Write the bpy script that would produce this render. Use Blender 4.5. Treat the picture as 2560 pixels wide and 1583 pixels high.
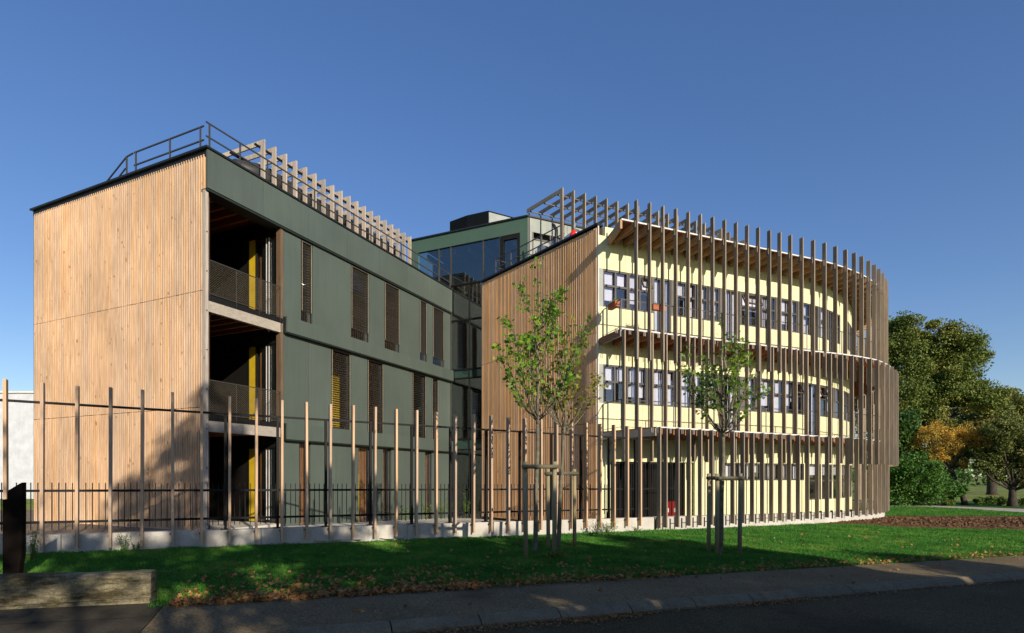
import bpy, math, random
import numpy as np
from mathutils import Vector, Matrix
random.seed(7)
rng = np.random.default_rng(7)
R = math.radians
sc = bpy.context.scene
for o in list(bpy.data.objects):
    bpy.data.objects.remove(o)

# ------------------------------------------------------------------ camera, sky, sun
FP, HZ, CZ = 1406.0, 1190.0, 1.45          # focal length in photo pixels, horizon row, eye height
cam = bpy.data.objects.new('camera', bpy.data.cameras.new('camera'))
sc.collection.objects.link(cam)
cam.location = (0, 0, CZ)
cam.rotation_euler = (R(90), 0, 0)
cam.data.sensor_width = 36
cam.data.lens = FP / 2560 * 36
cam.data.shift_y = (HZ - 791.5) / 2560
cam.data.clip_end = 3000
cam.data.clip_start = 0.05
sc.camera = cam

SUN = Vector((0.527 * math.cos(R(21)), -0.850 * math.cos(R(21)), math.sin(R(21)))).normalized()
w = bpy.data.worlds.new('World')
sc.world = w
w.use_nodes = True
wn = w.node_tree
bg = wn.nodes['Background']
sky = wn.nodes.new('ShaderNodeTexSky')
sky.sky_type = 'NISHITA'
sky.sun_disc = False
sky.sun_elevation = R(21)
sky.sun_rotation = math.atan2(SUN.x, SUN.y)
sky.altitude = 200
sky.air_density = 1.0
sky.dust_density = 0.4
sky.ozone_density = 2.6
hs = wn.nodes.new('ShaderNodeHueSaturation')
hs.inputs['Saturation'].default_value = 1.33
hs.inputs['Hue'].default_value = 0.515
gm = wn.nodes.new('ShaderNodeGamma')
gm.inputs[1].default_value = 0.78
wn.links.new(sky.outputs[0], gm.inputs[0])
wn.links.new(gm.outputs[0], hs.inputs['Color'])
wn.links.new(hs.outputs[0], bg.inputs[0])
bg.inputs[1].default_value = 0.146
sun = bpy.data.objects.new('sun', bpy.data.lights.new('sun', 'SUN'))
sc.collection.objects.link(sun)
sun.data.energy = 4.6
sun.data.angle = R(0.5)
sun.data.color = (1.0, 0.89, 0.74)
sun.rotation_euler = SUN.to_track_quat('Z', 'Y').to_euler()
sun.location = (20, -20, 20)
sc.view_settings.view_transform = 'Standard'
sc.view_settings.look = 'None'
sc.view_settings.exposure = 0.42
sc.view_settings.gamma = 1
sc.view_settings.use_curve_mapping = False

# ------------------------------------------------------------------ materials
def new_mat(name):
    m = bpy.data.materials.new(name)
    m.use_nodes = True
    nt = m.node_tree
    b = nt.nodes['Principled BSDF']
    return m, nt, b

def rgba(c):
    return (c[0], c[1], c[2], 1)

def coords(nt, scale=(1, 1, 1), kind='world'):
    if kind == 'world':
        g = nt.nodes.new('ShaderNodeNewGeometry').outputs['Position']
    else:
        g = nt.nodes.new('ShaderNodeTexCoord').outputs['Object']
    mp = nt.nodes.new('ShaderNodeMapping')
    mp.inputs['Scale'].default_value = scale
    nt.links.new(g, mp.inputs['Vector'])
    return mp

def noise(nt, vec, scale, detail=3, rough=0.55):
    n = nt.nodes.new('ShaderNodeTexNoise')
    n.inputs['Scale'].default_value = scale
    n.inputs['Detail'].default_value = detail
    n.inputs['Roughness'].default_value = rough
    nt.links.new(vec.outputs[0], n.inputs['Vector'])
    return n.outputs['Fac']

def ramp(nt, fac, stops):
    r = nt.nodes.new('ShaderNodeValToRGB')
    e = r.color_ramp.elements
    e[0].position, e[0].color = stops[0][0], rgba(stops[0][1])
    e[1].position, e[1].color = stops[-1][0], rgba(stops[-1][1])
    for p, c in stops[1:-1]:
        k = e.new(p)
        k.color = rgba(c)
    nt.links.new(fac, r.inputs[0])
    return r.outputs['Color']

def mix(nt, fac, a, b, mode='MIX'):
    n = nt.nodes.new('ShaderNodeMix')
    n.data_type = 'RGBA'
    n.blend_type = mode
    for val, sock in ((fac, n.inputs[0]), (a, n.inputs[6]), (b, n.inputs[7])):
        if hasattr(val, 'links') or isinstance(val, bpy.types.NodeSocket):
            nt.links.new(val, sock)
        elif isinstance(val, (int, float)):
            sock.default_value = val
        else:
            sock.default_value = rgba(val)
    return n.outputs[2]

def bump(nt, b, fac, strength, dist=0.02):
    n = nt.nodes.new('ShaderNodeBump')
    n.inputs['Strength'].default_value = strength
    n.inputs['Distance'].default_value = dist
    nt.links.new(fac, n.inputs['Height'])
    nt.links.new(n.outputs[0], b.inputs['Normal'])

def obj_random(nt, lo, hi):
    i = nt.nodes.new('ShaderNodeObjectInfo')
    r = nt.nodes.new('ShaderNodeMapRange')
    r.inputs['To Min'].default_value = lo
    r.inputs['To Max'].default_value = hi
    nt.links.new(i.outputs['Random'], r.inputs['Value'])
    return r.outputs[0]

def hsv(nt, col, val=None, sat=None, hue=None):
    n = nt.nodes.new('ShaderNodeHueSaturation')
    nt.links.new(col, n.inputs['Color'])
    for k, v in (('Value', val), ('Saturation', sat), ('Hue', hue)):
        if v is None:
            continue
        if isinstance(v, (int, float)):
            n.inputs[k].default_value = v
        else:
            nt.links.new(v, n.inputs[k])
    return n.outputs[0]

def wood(name, c1, c2, knot=None, vary=0.2, rough=0.75, grain='v', spec=0.2, knot_at=0.13):
    m, nt, b = new_mat(name)
    sc3 = (9, 9, 0.5) if grain == 'v' else (2.5, 2.5, 9)
    mp = coords(nt, sc3)
    n = noise(nt, mp, 3.0, 4, 0.6)
    col = ramp(nt, n, [(0.3, c1), (0.7, c2)])
    if knot:
        mk = coords(nt, (1, 1, 0.55) if grain == 'v' else (0.6, 0.6, 1))
        v = nt.nodes.new('ShaderNodeTexVoronoi')
        v.inputs['Scale'].default_value = 5.4
        wob = nt.nodes.new('ShaderNodeVectorMath'); wob.operation = 'ADD'
        v.inputs['Randomness'].default_value = 1.0
        nz = nt.nodes.new('ShaderNodeTexNoise'); nz.inputs['Scale'].default_value = 7.0
        nt.links.new(mk.outputs[0], nz.inputs['Vector'])
        sc_ = nt.nodes.new('ShaderNodeVectorMath'); sc_.operation = 'SCALE'; sc_.inputs['Scale'].default_value = 0.16
        nt.links.new(nz.outputs['Color'], sc_.inputs[0])
        nt.links.new(mk.outputs[0], wob.inputs[0]); nt.links.new(sc_.outputs[0], wob.inputs[1])
        nt.links.new(wob.outputs[0], v.inputs['Vector'])
        f = nt.nodes.new('ShaderNodeMapRange')
        f.inputs['From Min'].default_value = knot_at * 0.55
        f.inputs['From Max'].default_value = knot_at
        f.inputs['To Min'].default_value = 0.85
        f.inputs['To Max'].default_value = 0.0
        nt.links.new(v.outputs['Distance'], f.inputs['Value'])
        gate_ = ramp(nt, noise(nt, mk, 3.1, 2), [(0.40, (0.12, 0.12, 0.12)), (0.62, (1, 1, 1))])
        fm = nt.nodes.new('ShaderNodeMath'); fm.operation = 'MULTIPLY'
        nt.links.new(f.outputs[0], fm.inputs[0]); nt.links.new(gate_, fm.inputs[1])
        col = mix(nt, fm.outputs[0], col, knot)
    lo = coords(nt, (0.5, 0.5, 0.35))
    n2 = noise(nt, lo, 1.2, 3)
    sh = ramp(nt, n2, [(0.3, (0.82, 0.82, 0.82)), (0.7, (1.12, 1.12, 1.12))])
    col = mix(nt, 1.0, col, sh, 'MULTIPLY')
    col = hsv(nt, col, obj_random(nt, 1 - vary, 1 + vary), obj_random(nt, 0.82, 1.1))
    nt.links.new(col, b.inputs['Base Color'])
    b.inputs['Roughness'].default_value = rough
    b.inputs['Specular IOR Level'].default_value = spec
    bump(nt, b, n, 0.25, 0.004)
    return m

def plain(name, c, rough=0.6, metal=0.0, spec=0.4, var=0.12, scale=3.0, bmp=0.0, orand=0.0, fine=0.0, streak=0.0):
    m, nt, b = new_mat(name)
    mp = coords(nt)
    n = noise(nt, mp, scale, 4)
    a = tuple(x * (1 - var) for x in c)
    d = tuple(min(1, x * (1 + var)) for x in c)
    col = ramp(nt, n, [(0.3, a), (0.7, d)])
    if fine:
        nf = noise(nt, mp, 140, 2)
        col = mix(nt, 1.0, col, ramp(nt, nf, [(0.3, (1 - fine,) * 3), (0.7, (1 + fine,) * 3)]), 'MULTIPLY')
    if streak:
        ms = coords(nt, (6, 6, 0.35))
        ns = noise(nt, ms, 2.0, 5, 0.65)
        col = mix(nt, 1.0, col, ramp(nt, ns, [(0.35, (1 - streak,) * 3), (0.6, (1.0 + streak * .3,) * 3)]), 'MULTIPLY')
    if orand:
        col = hsv(nt, col, obj_random(nt, 1 - orand, 1 + orand))
    nt.links.new(col, b.inputs['Base Color'])
    b.inputs['Roughness'].default_value = rough
    b.inputs['Metallic'].default_value = metal
    b.inputs['Specular IOR Level'].default_value = spec
    if bmp:
        bump(nt, b, noise(nt, mp, 60, 4), bmp, 0.01)
    return m

def glass(name, tint, refl, add):
    """window glass: clear film that lets the sun in, with a fresnel mirror on top"""
    m = bpy.data.materials.new(name)
    m.use_nodes = True
    nt = m.node_tree
    nt.nodes.remove(nt.nodes['Principled BSDF'])
    out = nt.nodes['Material Output']
    tr = nt.nodes.new('ShaderNodeBsdfTransparent')
    tr.inputs[0].default_value = rgba(tint)
    gl = nt.nodes.new('ShaderNodeBsdfGlossy')
    gl.inputs['Color'].default_value = rgba(refl)
    gl.inputs['Roughness'].default_value = 0.015
    mp = coords(nt)
    bp = nt.nodes.new('ShaderNodeBump')
    bp.inputs['Strength'].default_value = 0.06
    bp.inputs['Distance'].default_value = 0.02
    nt.links.new(noise(nt, mp, 1.3, 1), bp.inputs['Height'])
    nt.links.new(bp.outputs[0], gl.inputs['Normal'])
    lw_ = nt.nodes.new('ShaderNodeLayerWeight')
    lw_.inputs[0].default_value = 0.5
    pw_ = nt.nodes.new('ShaderNodeMath')
    pw_.operation = 'POWER'
    pw_.inputs[1].default_value = 4.0
    nt.links.new(lw_.outputs['Facing'], pw_.inputs[0])
    ma = nt.nodes.new('ShaderNodeMath')
    ma.operation = 'ADD'
    ma.inputs[1].default_value = add
    ma.use_clamp = True
    nt.links.new(pw_.outputs[0], ma.inputs[0])
    mx = nt.nodes.new('ShaderNodeMixShader')
    nt.links.new(ma.outputs[0], mx.inputs[0])
    nt.links.new(tr.outputs[0], mx.inputs[1])
    nt.links.new(gl.outputs[0], mx.inputs[2])
    nt.links.new(mx.outputs[0], out.inputs[0])
    return m

def leafy(name, stops, scale=1.0, rough=0.5, trans=0.35, spec=0.25):
    m = bpy.data.materials.new(name)
    m.use_nodes = True
    nt = m.node_tree
    b = nt.nodes['Principled BSDF']
    out = nt.nodes['Material Output']
    mp = coords(nt)
    n = noise(nt, mp, scale, 4, 0.7)
    col = ramp(nt, n, stops)
    n2 = noise(nt, mp, scale * 11, 2, 0.7)
    col = mix(nt, 1.0, col, ramp(nt, n2, [(0.3, (0.55, 0.60, 0.6)), (0.7, (1.50, 1.40, 1.3))]), 'MULTIPLY')
    nt.links.new(col, b.inputs['Base Color'])
    b.inputs['Roughness'].default_value = rough
    b.inputs['Specular IOR Level'].default_value = spec
    t = nt.nodes.new('ShaderNodeBsdfTranslucent')
    nt.links.new(col, t.inputs[0])
    mx = nt.nodes.new('ShaderNodeMixShader')
    mx.inputs[0].default_value = trans
    nt.links.new(b.outputs[0], mx.inputs[1])
    nt.links.new(t.outputs[0], mx.inputs[2])
    nt.links.new(mx.outputs[0], out.inputs[0])
    return m

M = {}
M['larch'] = wood('larch', (0.38, 0.235, 0.130), (0.56, 0.385, 0.245), (0.22, 0.10, 0.04), 0.10, knot_at=0.19)
M['larch_b'] = wood('larch_brightened', (0.76, 0.41, 0.18), (0.90, 0.56, 0.28), (0.24, 0.10, 0.04), 0.06, knot_at=0.12)  # same larch, colour brightened and warmed for the end wall with little sun
M['slat'] = wood('weathered_slat', (0.215, 0.165, 0.115), (0.35, 0.28, 0.205), (0.09, 0.05, 0.03), 0.22, knot_at=0.13)
M['post'] = wood('fence_larch', (0.40, 0.26, 0.155), (0.56, 0.39, 0.26), (0.14, 0.07, 0.03), 0.16, knot_at=0.13)
M['pergola'] = wood('grey_larch', (0.34, 0.28, 0.22), (0.54, 0.46, 0.375), (0.14, 0.08, 0.05), 0.16)
M['beam'] = wood('beam_timber', (0.32, 0.27, 0.21), (0.44, 0.385, 0.31), (0.12, 0.07, 0.04), 0.1, grain='h')
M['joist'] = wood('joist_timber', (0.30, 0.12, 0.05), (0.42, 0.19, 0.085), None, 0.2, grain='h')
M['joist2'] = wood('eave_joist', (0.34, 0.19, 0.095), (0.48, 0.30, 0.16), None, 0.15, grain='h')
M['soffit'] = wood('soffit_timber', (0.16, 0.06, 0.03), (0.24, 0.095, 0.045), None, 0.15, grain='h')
M['column'] = wood('column_shade_brown', (0.10, 0.060, 0.032), (0.17, 0.105, 0.06), None, 0.1)  # timber colour darkened to carry the column's shaded side
M['backing'] = plain('cladding_backing', (0.045, 0.022, 0.012), 0.9)
M['green'] = plain('green_panel', (0.073, 0.094, 0.079), 0.55, spec=0.35, var=0.10, scale=0.5, orand=0.07, fine=0.06, streak=0.07)
M['green_edge'] = plain('green_edge', (0.012, 0.018, 0.014), 0.6)
M['coping'] = plain('dark_coping', (0.010, 0.013, 0.014), 0.5)
M['steel'] = plain('dark_steel', (0.010, 0.010, 0.010), 0.6, spec=0.15)
M['rail'] = plain('railing_steel', (0.045, 0.042, 0.035), 0.4, spec=0.5)
M['zinc'] = plain('galvanised_edge', (0.62, 0.60, 0.56), 0.45, spec=0.5)
M['wire'] = plain('wire', (0.22, 0.19, 0.14), 0.4, metal=0.4)
M['yellow'] = plain('lime_render', (0.68, 0.66, 0.40), 0.7, spec=0.2, var=0.07, scale=0.8, orand=0.03, fine=0.03, streak=0.10)
M['frame'] = plain('window_frame', (0.062, 0.055, 0.050), 0.5)
M['grey_panel'] = plain('grey_infill', (0.27, 0.29, 0.27), 0.6)
M['infill'] = plain('window_infill', (0.105, 0.095, 0.085), 0.55)
M['sky_sheet'] = plain('reflected_sky_pale', (0.78, 0.76, 0.82), 0.8, var=0.05, orand=0.08)  # lilac white stands in for bright sky reflected in the curved wing's windows
M['louvre'] = plain('louvre_slat', (0.085, 0.075, 0.058), 0.45, spec=0.5)
M['cord'] = plain('blind_cord', (0.36, 0.29, 0.19), 0.7)
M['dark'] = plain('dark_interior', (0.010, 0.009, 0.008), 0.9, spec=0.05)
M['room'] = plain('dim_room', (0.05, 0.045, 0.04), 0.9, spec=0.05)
M['door_yellow'] = plain('yellow_door_shaded', (0.50, 0.34, 0.015), 0.5)  # yellow muted in the colour to stand in for loggia shade
M['curtain'] = wood('brown_curtain', (0.20, 0.09, 0.035), (0.36, 0.17, 0.06), None, 0.1)
M['glass'] = glass('window_glass', (0.90, 0.91, 0.93), (0.94, 0.94, 1.0), 0.09)
M['glass_dark'] = glass('coated_glass', (0.55, 0.62, 0.58), (0.82, 0.86, 0.86), 0.17)
M['spandrel'] = plain('spandrel_glass', (0.02, 0.045, 0.035), 0.06, spec=1.0)
M['atrium_green'] = plain('atrium_fascia', (0.055, 0.10, 0.07), 0.5, var=0.06, scale=0.7)
M['white_panel'] = plain('white_panel', (0.22, 0.24, 0.21), 0.5)
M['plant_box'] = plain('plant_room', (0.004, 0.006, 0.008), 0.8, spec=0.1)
M['duct'] = plain('black_duct', (0.030, 0.027, 0.022), 0.4, spec=0.5, bmp=0.4)
M['silver'] = plain('silver_duct', (0.62, 0.62, 0.60), 0.28, metal=0.85)
M['red'] = plain('red_paint', (0.62, 0.02, 0.01), 0.4)
M['red_dim'] = plain('dull_red_paint', (0.28, 0.012, 0.01), 0.7, spec=0.1)
M['concrete'] = None
M['terracotta'] = plain('terracotta', (0.42, 0.12, 0.05), 0.8)
M['corten'] = plain('black_steel_plate', (0.006, 0.004, 0.003), 0.9, spec=0.08, bmp=0.3)
M['bark'] = plain('young_bark', (0.13, 0.115, 0.075), 0.85, scale=9, var=0.35, bmp=0.5)
M['bark_dark'] = plain('old_bark', (0.045, 0.034, 0.024), 0.9, scale=4, var=0.35, bmp=0.5)
M['stake'] = wood('stake_timber', (0.20, 0.17, 0.085), (0.32, 0.27, 0.16), None, 0.15)
M['stake_dark'] = wood('crossbar_timber', (0.085, 0.08, 0.05), (0.15, 0.14, 0.09), None, 0.15, grain='h')
M['strap'] = plain('rubber_strap', (0.012, 0.012, 0.012), 0.8)
M['white_wall'] = None

def concrete_mat(name, c, stain, streak=0.5, spots=0.35, iso=False):
    m, nt, b = new_mat(name)
    mp = coords(nt)
    n = noise(nt, mp, 1.6, 6, 0.65)
    col = ramp(nt, n, [(0.3, tuple(x * 0.8 for x in c)), (0.7, tuple(x * 1.1 for x in c))])
    mv = coords(nt, (1.3, 1.3, 5.5) if iso else (3.5, 3.5, 0.35))
    s = noise(nt, mv, 1.6, 5, 0.7)
    f = ramp(nt, s, [(0.42 if iso else 0.5, (0, 0, 0)), (0.60 if iso else 0.75, (streak,) * 3)])
    col = mix(nt, f, col, stain)
    g = noise(nt, mp, 45, 3, 0.7)
    col = mix(nt, 1.0, col, ramp(nt, g, [(0.3, (1 - spots,) * 3), (0.65, (1.1,) * 3)]), 'MULTIPLY')
    nt.links.new(col, b.inputs['Base Color'])
    b.inputs['Roughness'].default_value = 0.9
    b.inputs['Specular IOR Level'].default_value = 0.15
    bump(nt, b, noise(nt, mp, 35, 5, 0.7), 0.35, 0.01)
    return m
M['concrete'] = concrete_mat('concrete', (0.50, 0.475, 0.42), (0.30, 0.27, 0.22), 0.5, 0.12)
M['old_concrete'] = concrete_mat('old_concrete', (0.26, 0.225, 0.14), (0.045, 0.036, 0.016), 0.95, 0.45, True)
M['white_wall'] = concrete_mat('white_render', (0.52, 0.54, 0.57), (0.38, 0.38, 0.38), 0.5, 0.05)
M['kerb'] = concrete_mat('kerb_concrete', (0.22, 0.175, 0.11), (0.11, 0.085, 0.05), 0.7, 0.35)

def ground_mat(name, stops, s1, fine, s2, bstr, dist=0.02, extra=None):
    m, nt, b = new_mat(name)
    mp = coords(nt)
    n = noise(nt, mp, s1, 6, 0.65)
    col = ramp(nt, n, stops)
    g = noise(nt, mp, s2, 3, 0.8)
    col = mix(nt, 1.0, col, ramp(nt, g, [(0.3, (1 - fine,) * 3), (0.7, (1 + fine,) * 3)]), 'MULTIPLY')
    if extra:
        n3 = noise(nt, mp, extra[0], 5, 0.6)
        col = mix(nt, ramp(nt, n3, [(extra[1], (0, 0, 0)), (extra[1] + 0.12, (1, 1, 1))]), col, extra[2])
    nt.links.new(col, b.inputs['Base Color'])
    b.inputs['Roughness'].default_value = 0.92
    b.inputs['Specular IOR Level'].default_value = 0.12
    bump(nt, b, g, bstr, dist)
    return m
M['lawn'] = ground_mat('lawn_soil', [(0.3, (0.018, 0.062, 0.010)), (0.7, (0.045, 0.115, 0.020))], 0.9, 0.5, 60, 0.6)
M['field'] = ground_mat('meadow', [(0.3, (0.12, 0.17, 0.035)), (0.7, (0.24, 0.26, 0.075))], 0.12, 0.35, 9, 0.6, 0.1)
M['verge'] = ground_mat('verge', [(0.3, (0.05, 0.075, 0.02)), (0.7, (0.11, 0.12, 0.04))], 0.5, 0.4, 12, 0.6, 0.05)
M['path'] = ground_mat('asphalt_path', [(0.3, (0.14, 0.105, 0.058)), (0.7, (0.21, 0.160, 0.090))], 0.7, 0.75, 38, 1.0, 0.015, (0.9, 0.58, (0.10, 0.075, 0.04)))
M['road'] = ground_mat('asphalt_road', [(0.3, (0.066, 0.050, 0.026)), (0.7, (0.108, 0.083, 0.044))], 0.6, 0.85, 42, 1.0, 0.015, (0.35, 0.53, (0.040, 0.032, 0.018)))
M['drive'] = ground_mat('old_drive', [(0.3, (0.040, 0.034, 0.022)), (0.7, (0.075, 0.063, 0.042))], 1.2, 0.5, 60, 0.8, 0.01)
M['soil'] = ground_mat('ploughed_soil', [(0.3, (0.11, 0.058, 0.026)), (0.7, (0.22, 0.125, 0.062))], 3, 0.5, 25, 1.0, 0.05)
M['terrace'] = ground_mat('terrace_concrete', [(0.3, (0.40, 0.37, 0.31)), (0.7, (0.58, 0.55, 0.48))], 0.8, 0.12, 30, 0.3)
M['dirt'] = ground_mat('yard_gravel', [(0.3, (0.16, 0.12, 0.08)), (0.7, (0.28, 0.22, 0.15))], 0.8, 0.3, 30, 0.6)
M['pale_path'] = ground_mat('pale_path', [(0.3, (0.36, 0.33, 0.27)), (0.7, (0.46, 0.42, 0.35))], 0.6, 0.15, 30, 0.2)

M['blade'] = leafy('grass_blade', [(0.3, (0.030, 0.150, 0.018)), (0.52, (0.070, 0.23, 0.026)), (0.72, (0.20, 0.31, 0.055))], 0.9, 0.6, 0.3)
M['maple'] = leafy('maple_leaf', [(0.3, (0.075, 0.21, 0.02)), (0.55, (0.20, 0.38, 0.035)), (0.72, (0.45, 0.50, 0.06))], 1.6, 0.45, 0.45)
M['maple_y'] = leafy('maple_leaf_yellowing', [(0.3, (0.08, 0.15, 0.02)), (0.5, (0.25, 0.28, 0.035)), (0.7, (0.42, 0.32, 0.045))], 1.6, 0.45, 0.45)
M['maple_d'] = leafy('maple_leaf_dark', [(0.3, (0.07, 0.17, 0.02)), (0.55, (0.15, 0.28, 0.03)), (0.74, (0.36, 0.36, 0.05))], 1.6, 0.45, 0.4)
M['oak'] = leafy('oak_leaf', [(0.3, (0.075, 0.115, 0.022)), (0.55, (0.135, 0.18, 0.036)), (0.75, (0.29, 0.25, 0.06))], 0.25, 0.6, 0.15)
M['oak2'] = leafy('oak_leaf_olive', [(0.3, (0.07, 0.105, 0.024)), (0.55, (0.13, 0.155, 0.036)), (0.72, (0.28, 0.22, 0.06))], 0.3, 0.6, 0.15)
M['gold'] = leafy('golden_leaf', [(0.34, (0.17, 0.18, 0.04)), (0.52, (0.48, 0.31, 0.05)), (0.74, (0.70, 0.42, 0.06))], 0.7, 0.6, 0.2)
M['fir'] = leafy('conifer', [(0.3, (0.03, 0.09, 0.02)), (0.7, (0.085, 0.16, 0.032))], 0.6, 0.6, 0.25)
M['bush'] = leafy('laurel', [(0.3, (0.03, 0.10, 0.015)), (0.7, (0.10, 0.21, 0.032))], 0.8, 0.6, 0.15)
M['litter'] = leafy('dead_leaf', [(0.25, (0.10, 0.04, 0.015)), (0.5, (0.30, 0.145, 0.05)), (0.75, (0.52, 0.33, 0.14))], 9.0, 0.8, 0.15)
M['weed'] = leafy('weed_leaf', [(0.3, (0.06, 0.14, 0.02)), (0.7, (0.20, 0.26, 0.06))], 2.0, 0.5, 0.35)

# ------------------------------------------------------------------ object helpers
COL = sc.collection
WM = {}                                  # name -> world matrix of what we have linked
I4 = Matrix.Identity(4)

def place(o, parent=None, m=None):
    m = m if m is not None else I4
    COL.objects.link(o)
    if parent is not None:
        o.parent = parent
        o.matrix_parent_inverse = WM[parent.name].inverted()
    o.matrix_basis = m
    WM[o.name] = m.copy()
    return o

def tag(o, label=None, cat=None, group=None, kind=None):
    if label: o['label'] = label
    if cat: o['category'] = cat
    if group: o['group'] = group
    if kind: o['kind'] = kind
    return o

def thing(name, label, cat, loc, group=None):
    o = bpy.data.objects.new(name, None)
    o.empty_display_size = 0.3
    place(o, None, Matrix.Translation(Vector(loc)))
    return tag(o, label, cat, group)

def mesh(verts, faces, mat, smooth=False, name='m'):
    me = bpy.data.meshes.new(name)
    me.from_pydata([tuple(v) for v in verts], [], faces)
    me.materials.append(mat)
    if smooth:
        me.polygons.foreach_set('use_smooth', [True] * len(me.polygons))
    me.update()
    return me

def obj(name, me, parent=None, m=None, kind=None, label=None):
    o = bpy.data.objects.new(name, me)
    place(o, parent, m)
    return tag(o, label, None, None, kind)

CUBE_V = [(-.5, -.5, -.5), (.5, -.5, -.5), (.5, .5, -.5), (-.5, .5, -.5), (-.5, -.5, .5), (.5, -.5, .5), (.5, .5, .5), (-.5, .5, .5)]
CUBE_F = [(0, 3, 2, 1), (4, 5, 6, 7), (0, 1, 5, 4), (1, 2, 6, 5), (2, 3, 7, 6), (3, 0, 4, 7)]
_cubes = {}
def cube(mat):
    if mat.name not in _cubes:
        _cubes[mat.name] = mesh(CUBE_V, CUBE_F, mat, name='box')
    return _cubes[mat.name]

class Frame:
    """a horizontal frame: origin and heading; local x runs along the heading, y to its left"""
    def __init__(s, ox, oy, ang):
        s.o = Vector((ox, oy, 0)); s.a = ang
        s.x = Vector((math.cos(ang), math.sin(ang), 0)); s.y = Vector((-math.sin(ang), math.cos(ang), 0))
    def p(s, x, y, z=0):
        return s.o + s.x * x + s.y * y + Vector((0, 0, z))
    def box(s, name, parent, xr, yr, zr, mat, **k):
        c = s.p((xr[0] + xr[1]) / 2, (yr[0] + yr[1]) / 2, (zr[0] + zr[1]) / 2)
        m = Matrix.Translation(c) @ Matrix.Rotation(s.a, 4, 'Z') @ Matrix.Diagonal((abs(xr[1] - xr[0]), abs(yr[1] - yr[0]), abs(zr[1] - zr[0]), 1))
        return obj(name, cube(mat), parent, m, **k)

def beam_matrix(p0, p1, wd, ht):
    p0, p1 = Vector(p0), Vector(p1)
    d = (p1 - p0); L = d.length; x = d.normalized()
    up = Vector((0, 0, 1)) if abs(x.z) < 0.95 else Vector((0, 1, 0))
    y = up.cross(x).normalized(); z = x.cross(y)
    m = Matrix((x, y, z)).transposed().to_4x4()
    return Matrix.Translation((p0 + p1) / 2) @ m @ Matrix.Diagonal((L, wd, ht, 1))

def beam(name, parent, p0, p1, wd, ht, mat, **k):
    return obj(name, cube(mat), parent, beam_matrix(p0, p1, wd, ht), **k)

class MB:
    """collects boxes and tubes into ONE mesh"""
    def __init__(s): s.v = []; s.f = []
    def add(s, v, f):
        n = len(s.v); s.v += [tuple(a) for a in v]; s.f += [tuple(i + n for i in q) for q in f]
    def m(s, mt):
        s.add([mt @ Vector(v) for v in CUBE_V], CUBE_F)
    def beam(s, p0, p1, wd, ht): s.m(beam_matrix(p0, p1, wd, ht))
    def fbox(s, fr, xr, yr, zr):
        c = fr.p((xr[0] + xr[1]) / 2, (yr[0] + yr[1]) / 2, (zr[0] + zr[1]) / 2)
        s.m(Matrix.Translation(c) @ Matrix.Rotation(fr.a, 4, 'Z') @ Matrix.Diagonal((abs(xr[1] - xr[0]), abs(yr[1] - yr[0]), abs(zr[1] - zr[0]), 1)))
    def tube(s, pts, rad, n=6, cap=True):
        pts = [Vector(p) for p in pts]
        if not hasattr(rad, '__len__'): rad = [rad] * len(pts)
        ring = []
        prev = None
        for i, p in enumerate(pts):
            d = (pts[min(i + 1, len(pts) - 1)] - pts[max(i - 1, 0)])
            d = d.normalized() if d.length > 1e-9 else Vector((0, 0, 1))
            if prev is None:
                a = d.orthogonal().normalized()
            else:
                a = (prev - d * prev.dot(d))
                a = a.normalized() if a.length > 1e-6 else d.orthogonal().normalized()
            prev = a
            b = d.cross(a)
            ring.append([p + (a * math.cos(2 * math.pi * k / n) + b * math.sin(2 * math.pi * k / n)) * rad[i] for k in range(n)])
        v = [q for r_ in ring for q in r_]
        f = [(i * n + k, i * n + (k + 1) % n, (i + 1) * n + (k + 1) % n, (i + 1) * n + k) for i in range(len(pts) - 1) for k in range(n)]
        if cap:
            f.append(tuple(reversed(range(n))))
            f.append(tuple((len(pts) - 1) * n + k for k in range(n)))
        s.add(v, f)
    def wire(s, p0, p1, r):
        s.tube([p0, p1], r, 3, False)
    def obj(s, name, mat, parent=None, smooth=False, **k):
        return obj(name, mesh(s.v, s.f, mat, smooth), parent, **k)

def prism(poly, z0, z1):
    n = len(poly)
    v = [(p[0], p[1], z0) for p in poly] + [(p[0], p[1], z1) for p in poly]
    f = [tuple(reversed(range(n))), tuple(range(n, 2 * n))] + [(i, (i + 1) % n, n + (i + 1) % n, n + i) for i in range(n)]
    return v, f

# ------------------------------------------------------------------ heights and lines of the place
def gz(x, y=0):
    return max(-0.55, min(0.04, -0.15 - 0.0208 * x))

def on_ground(u, v, dz=0.0):
    y = 12.0
    for _ in range(60):
        x = (u - 1280) / FP * y
        y2 = FP * (CZ - gz(x) - dz) / (v - HZ)
        y = 0.5 * y + 0.5 * y2
    return Vector(((u - 1280) / FP * y, y, gz((u - 1280) / FP * y) + dz))

ROAD = Frame(0, 8.15, math.atan(0.407))     # x along the road, y=0 where the lawn meets the path
AF = Frame(-8.17, 14.96, math.atan2(1406, 649))      # left wing: x along green side, y into the wing
A_W, A_L = 8.33, 12.6
E0 = Vector((2.95, 19.45, 0)); D0 = Vector((-1.36, 25.18, 0))
EF = Frame(E0.x, E0.y, math.atan2(D0.y - E0.y, D0.x - E0.x))   # x along the end wall, y outward
E_L = (D0 - E0).length

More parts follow.
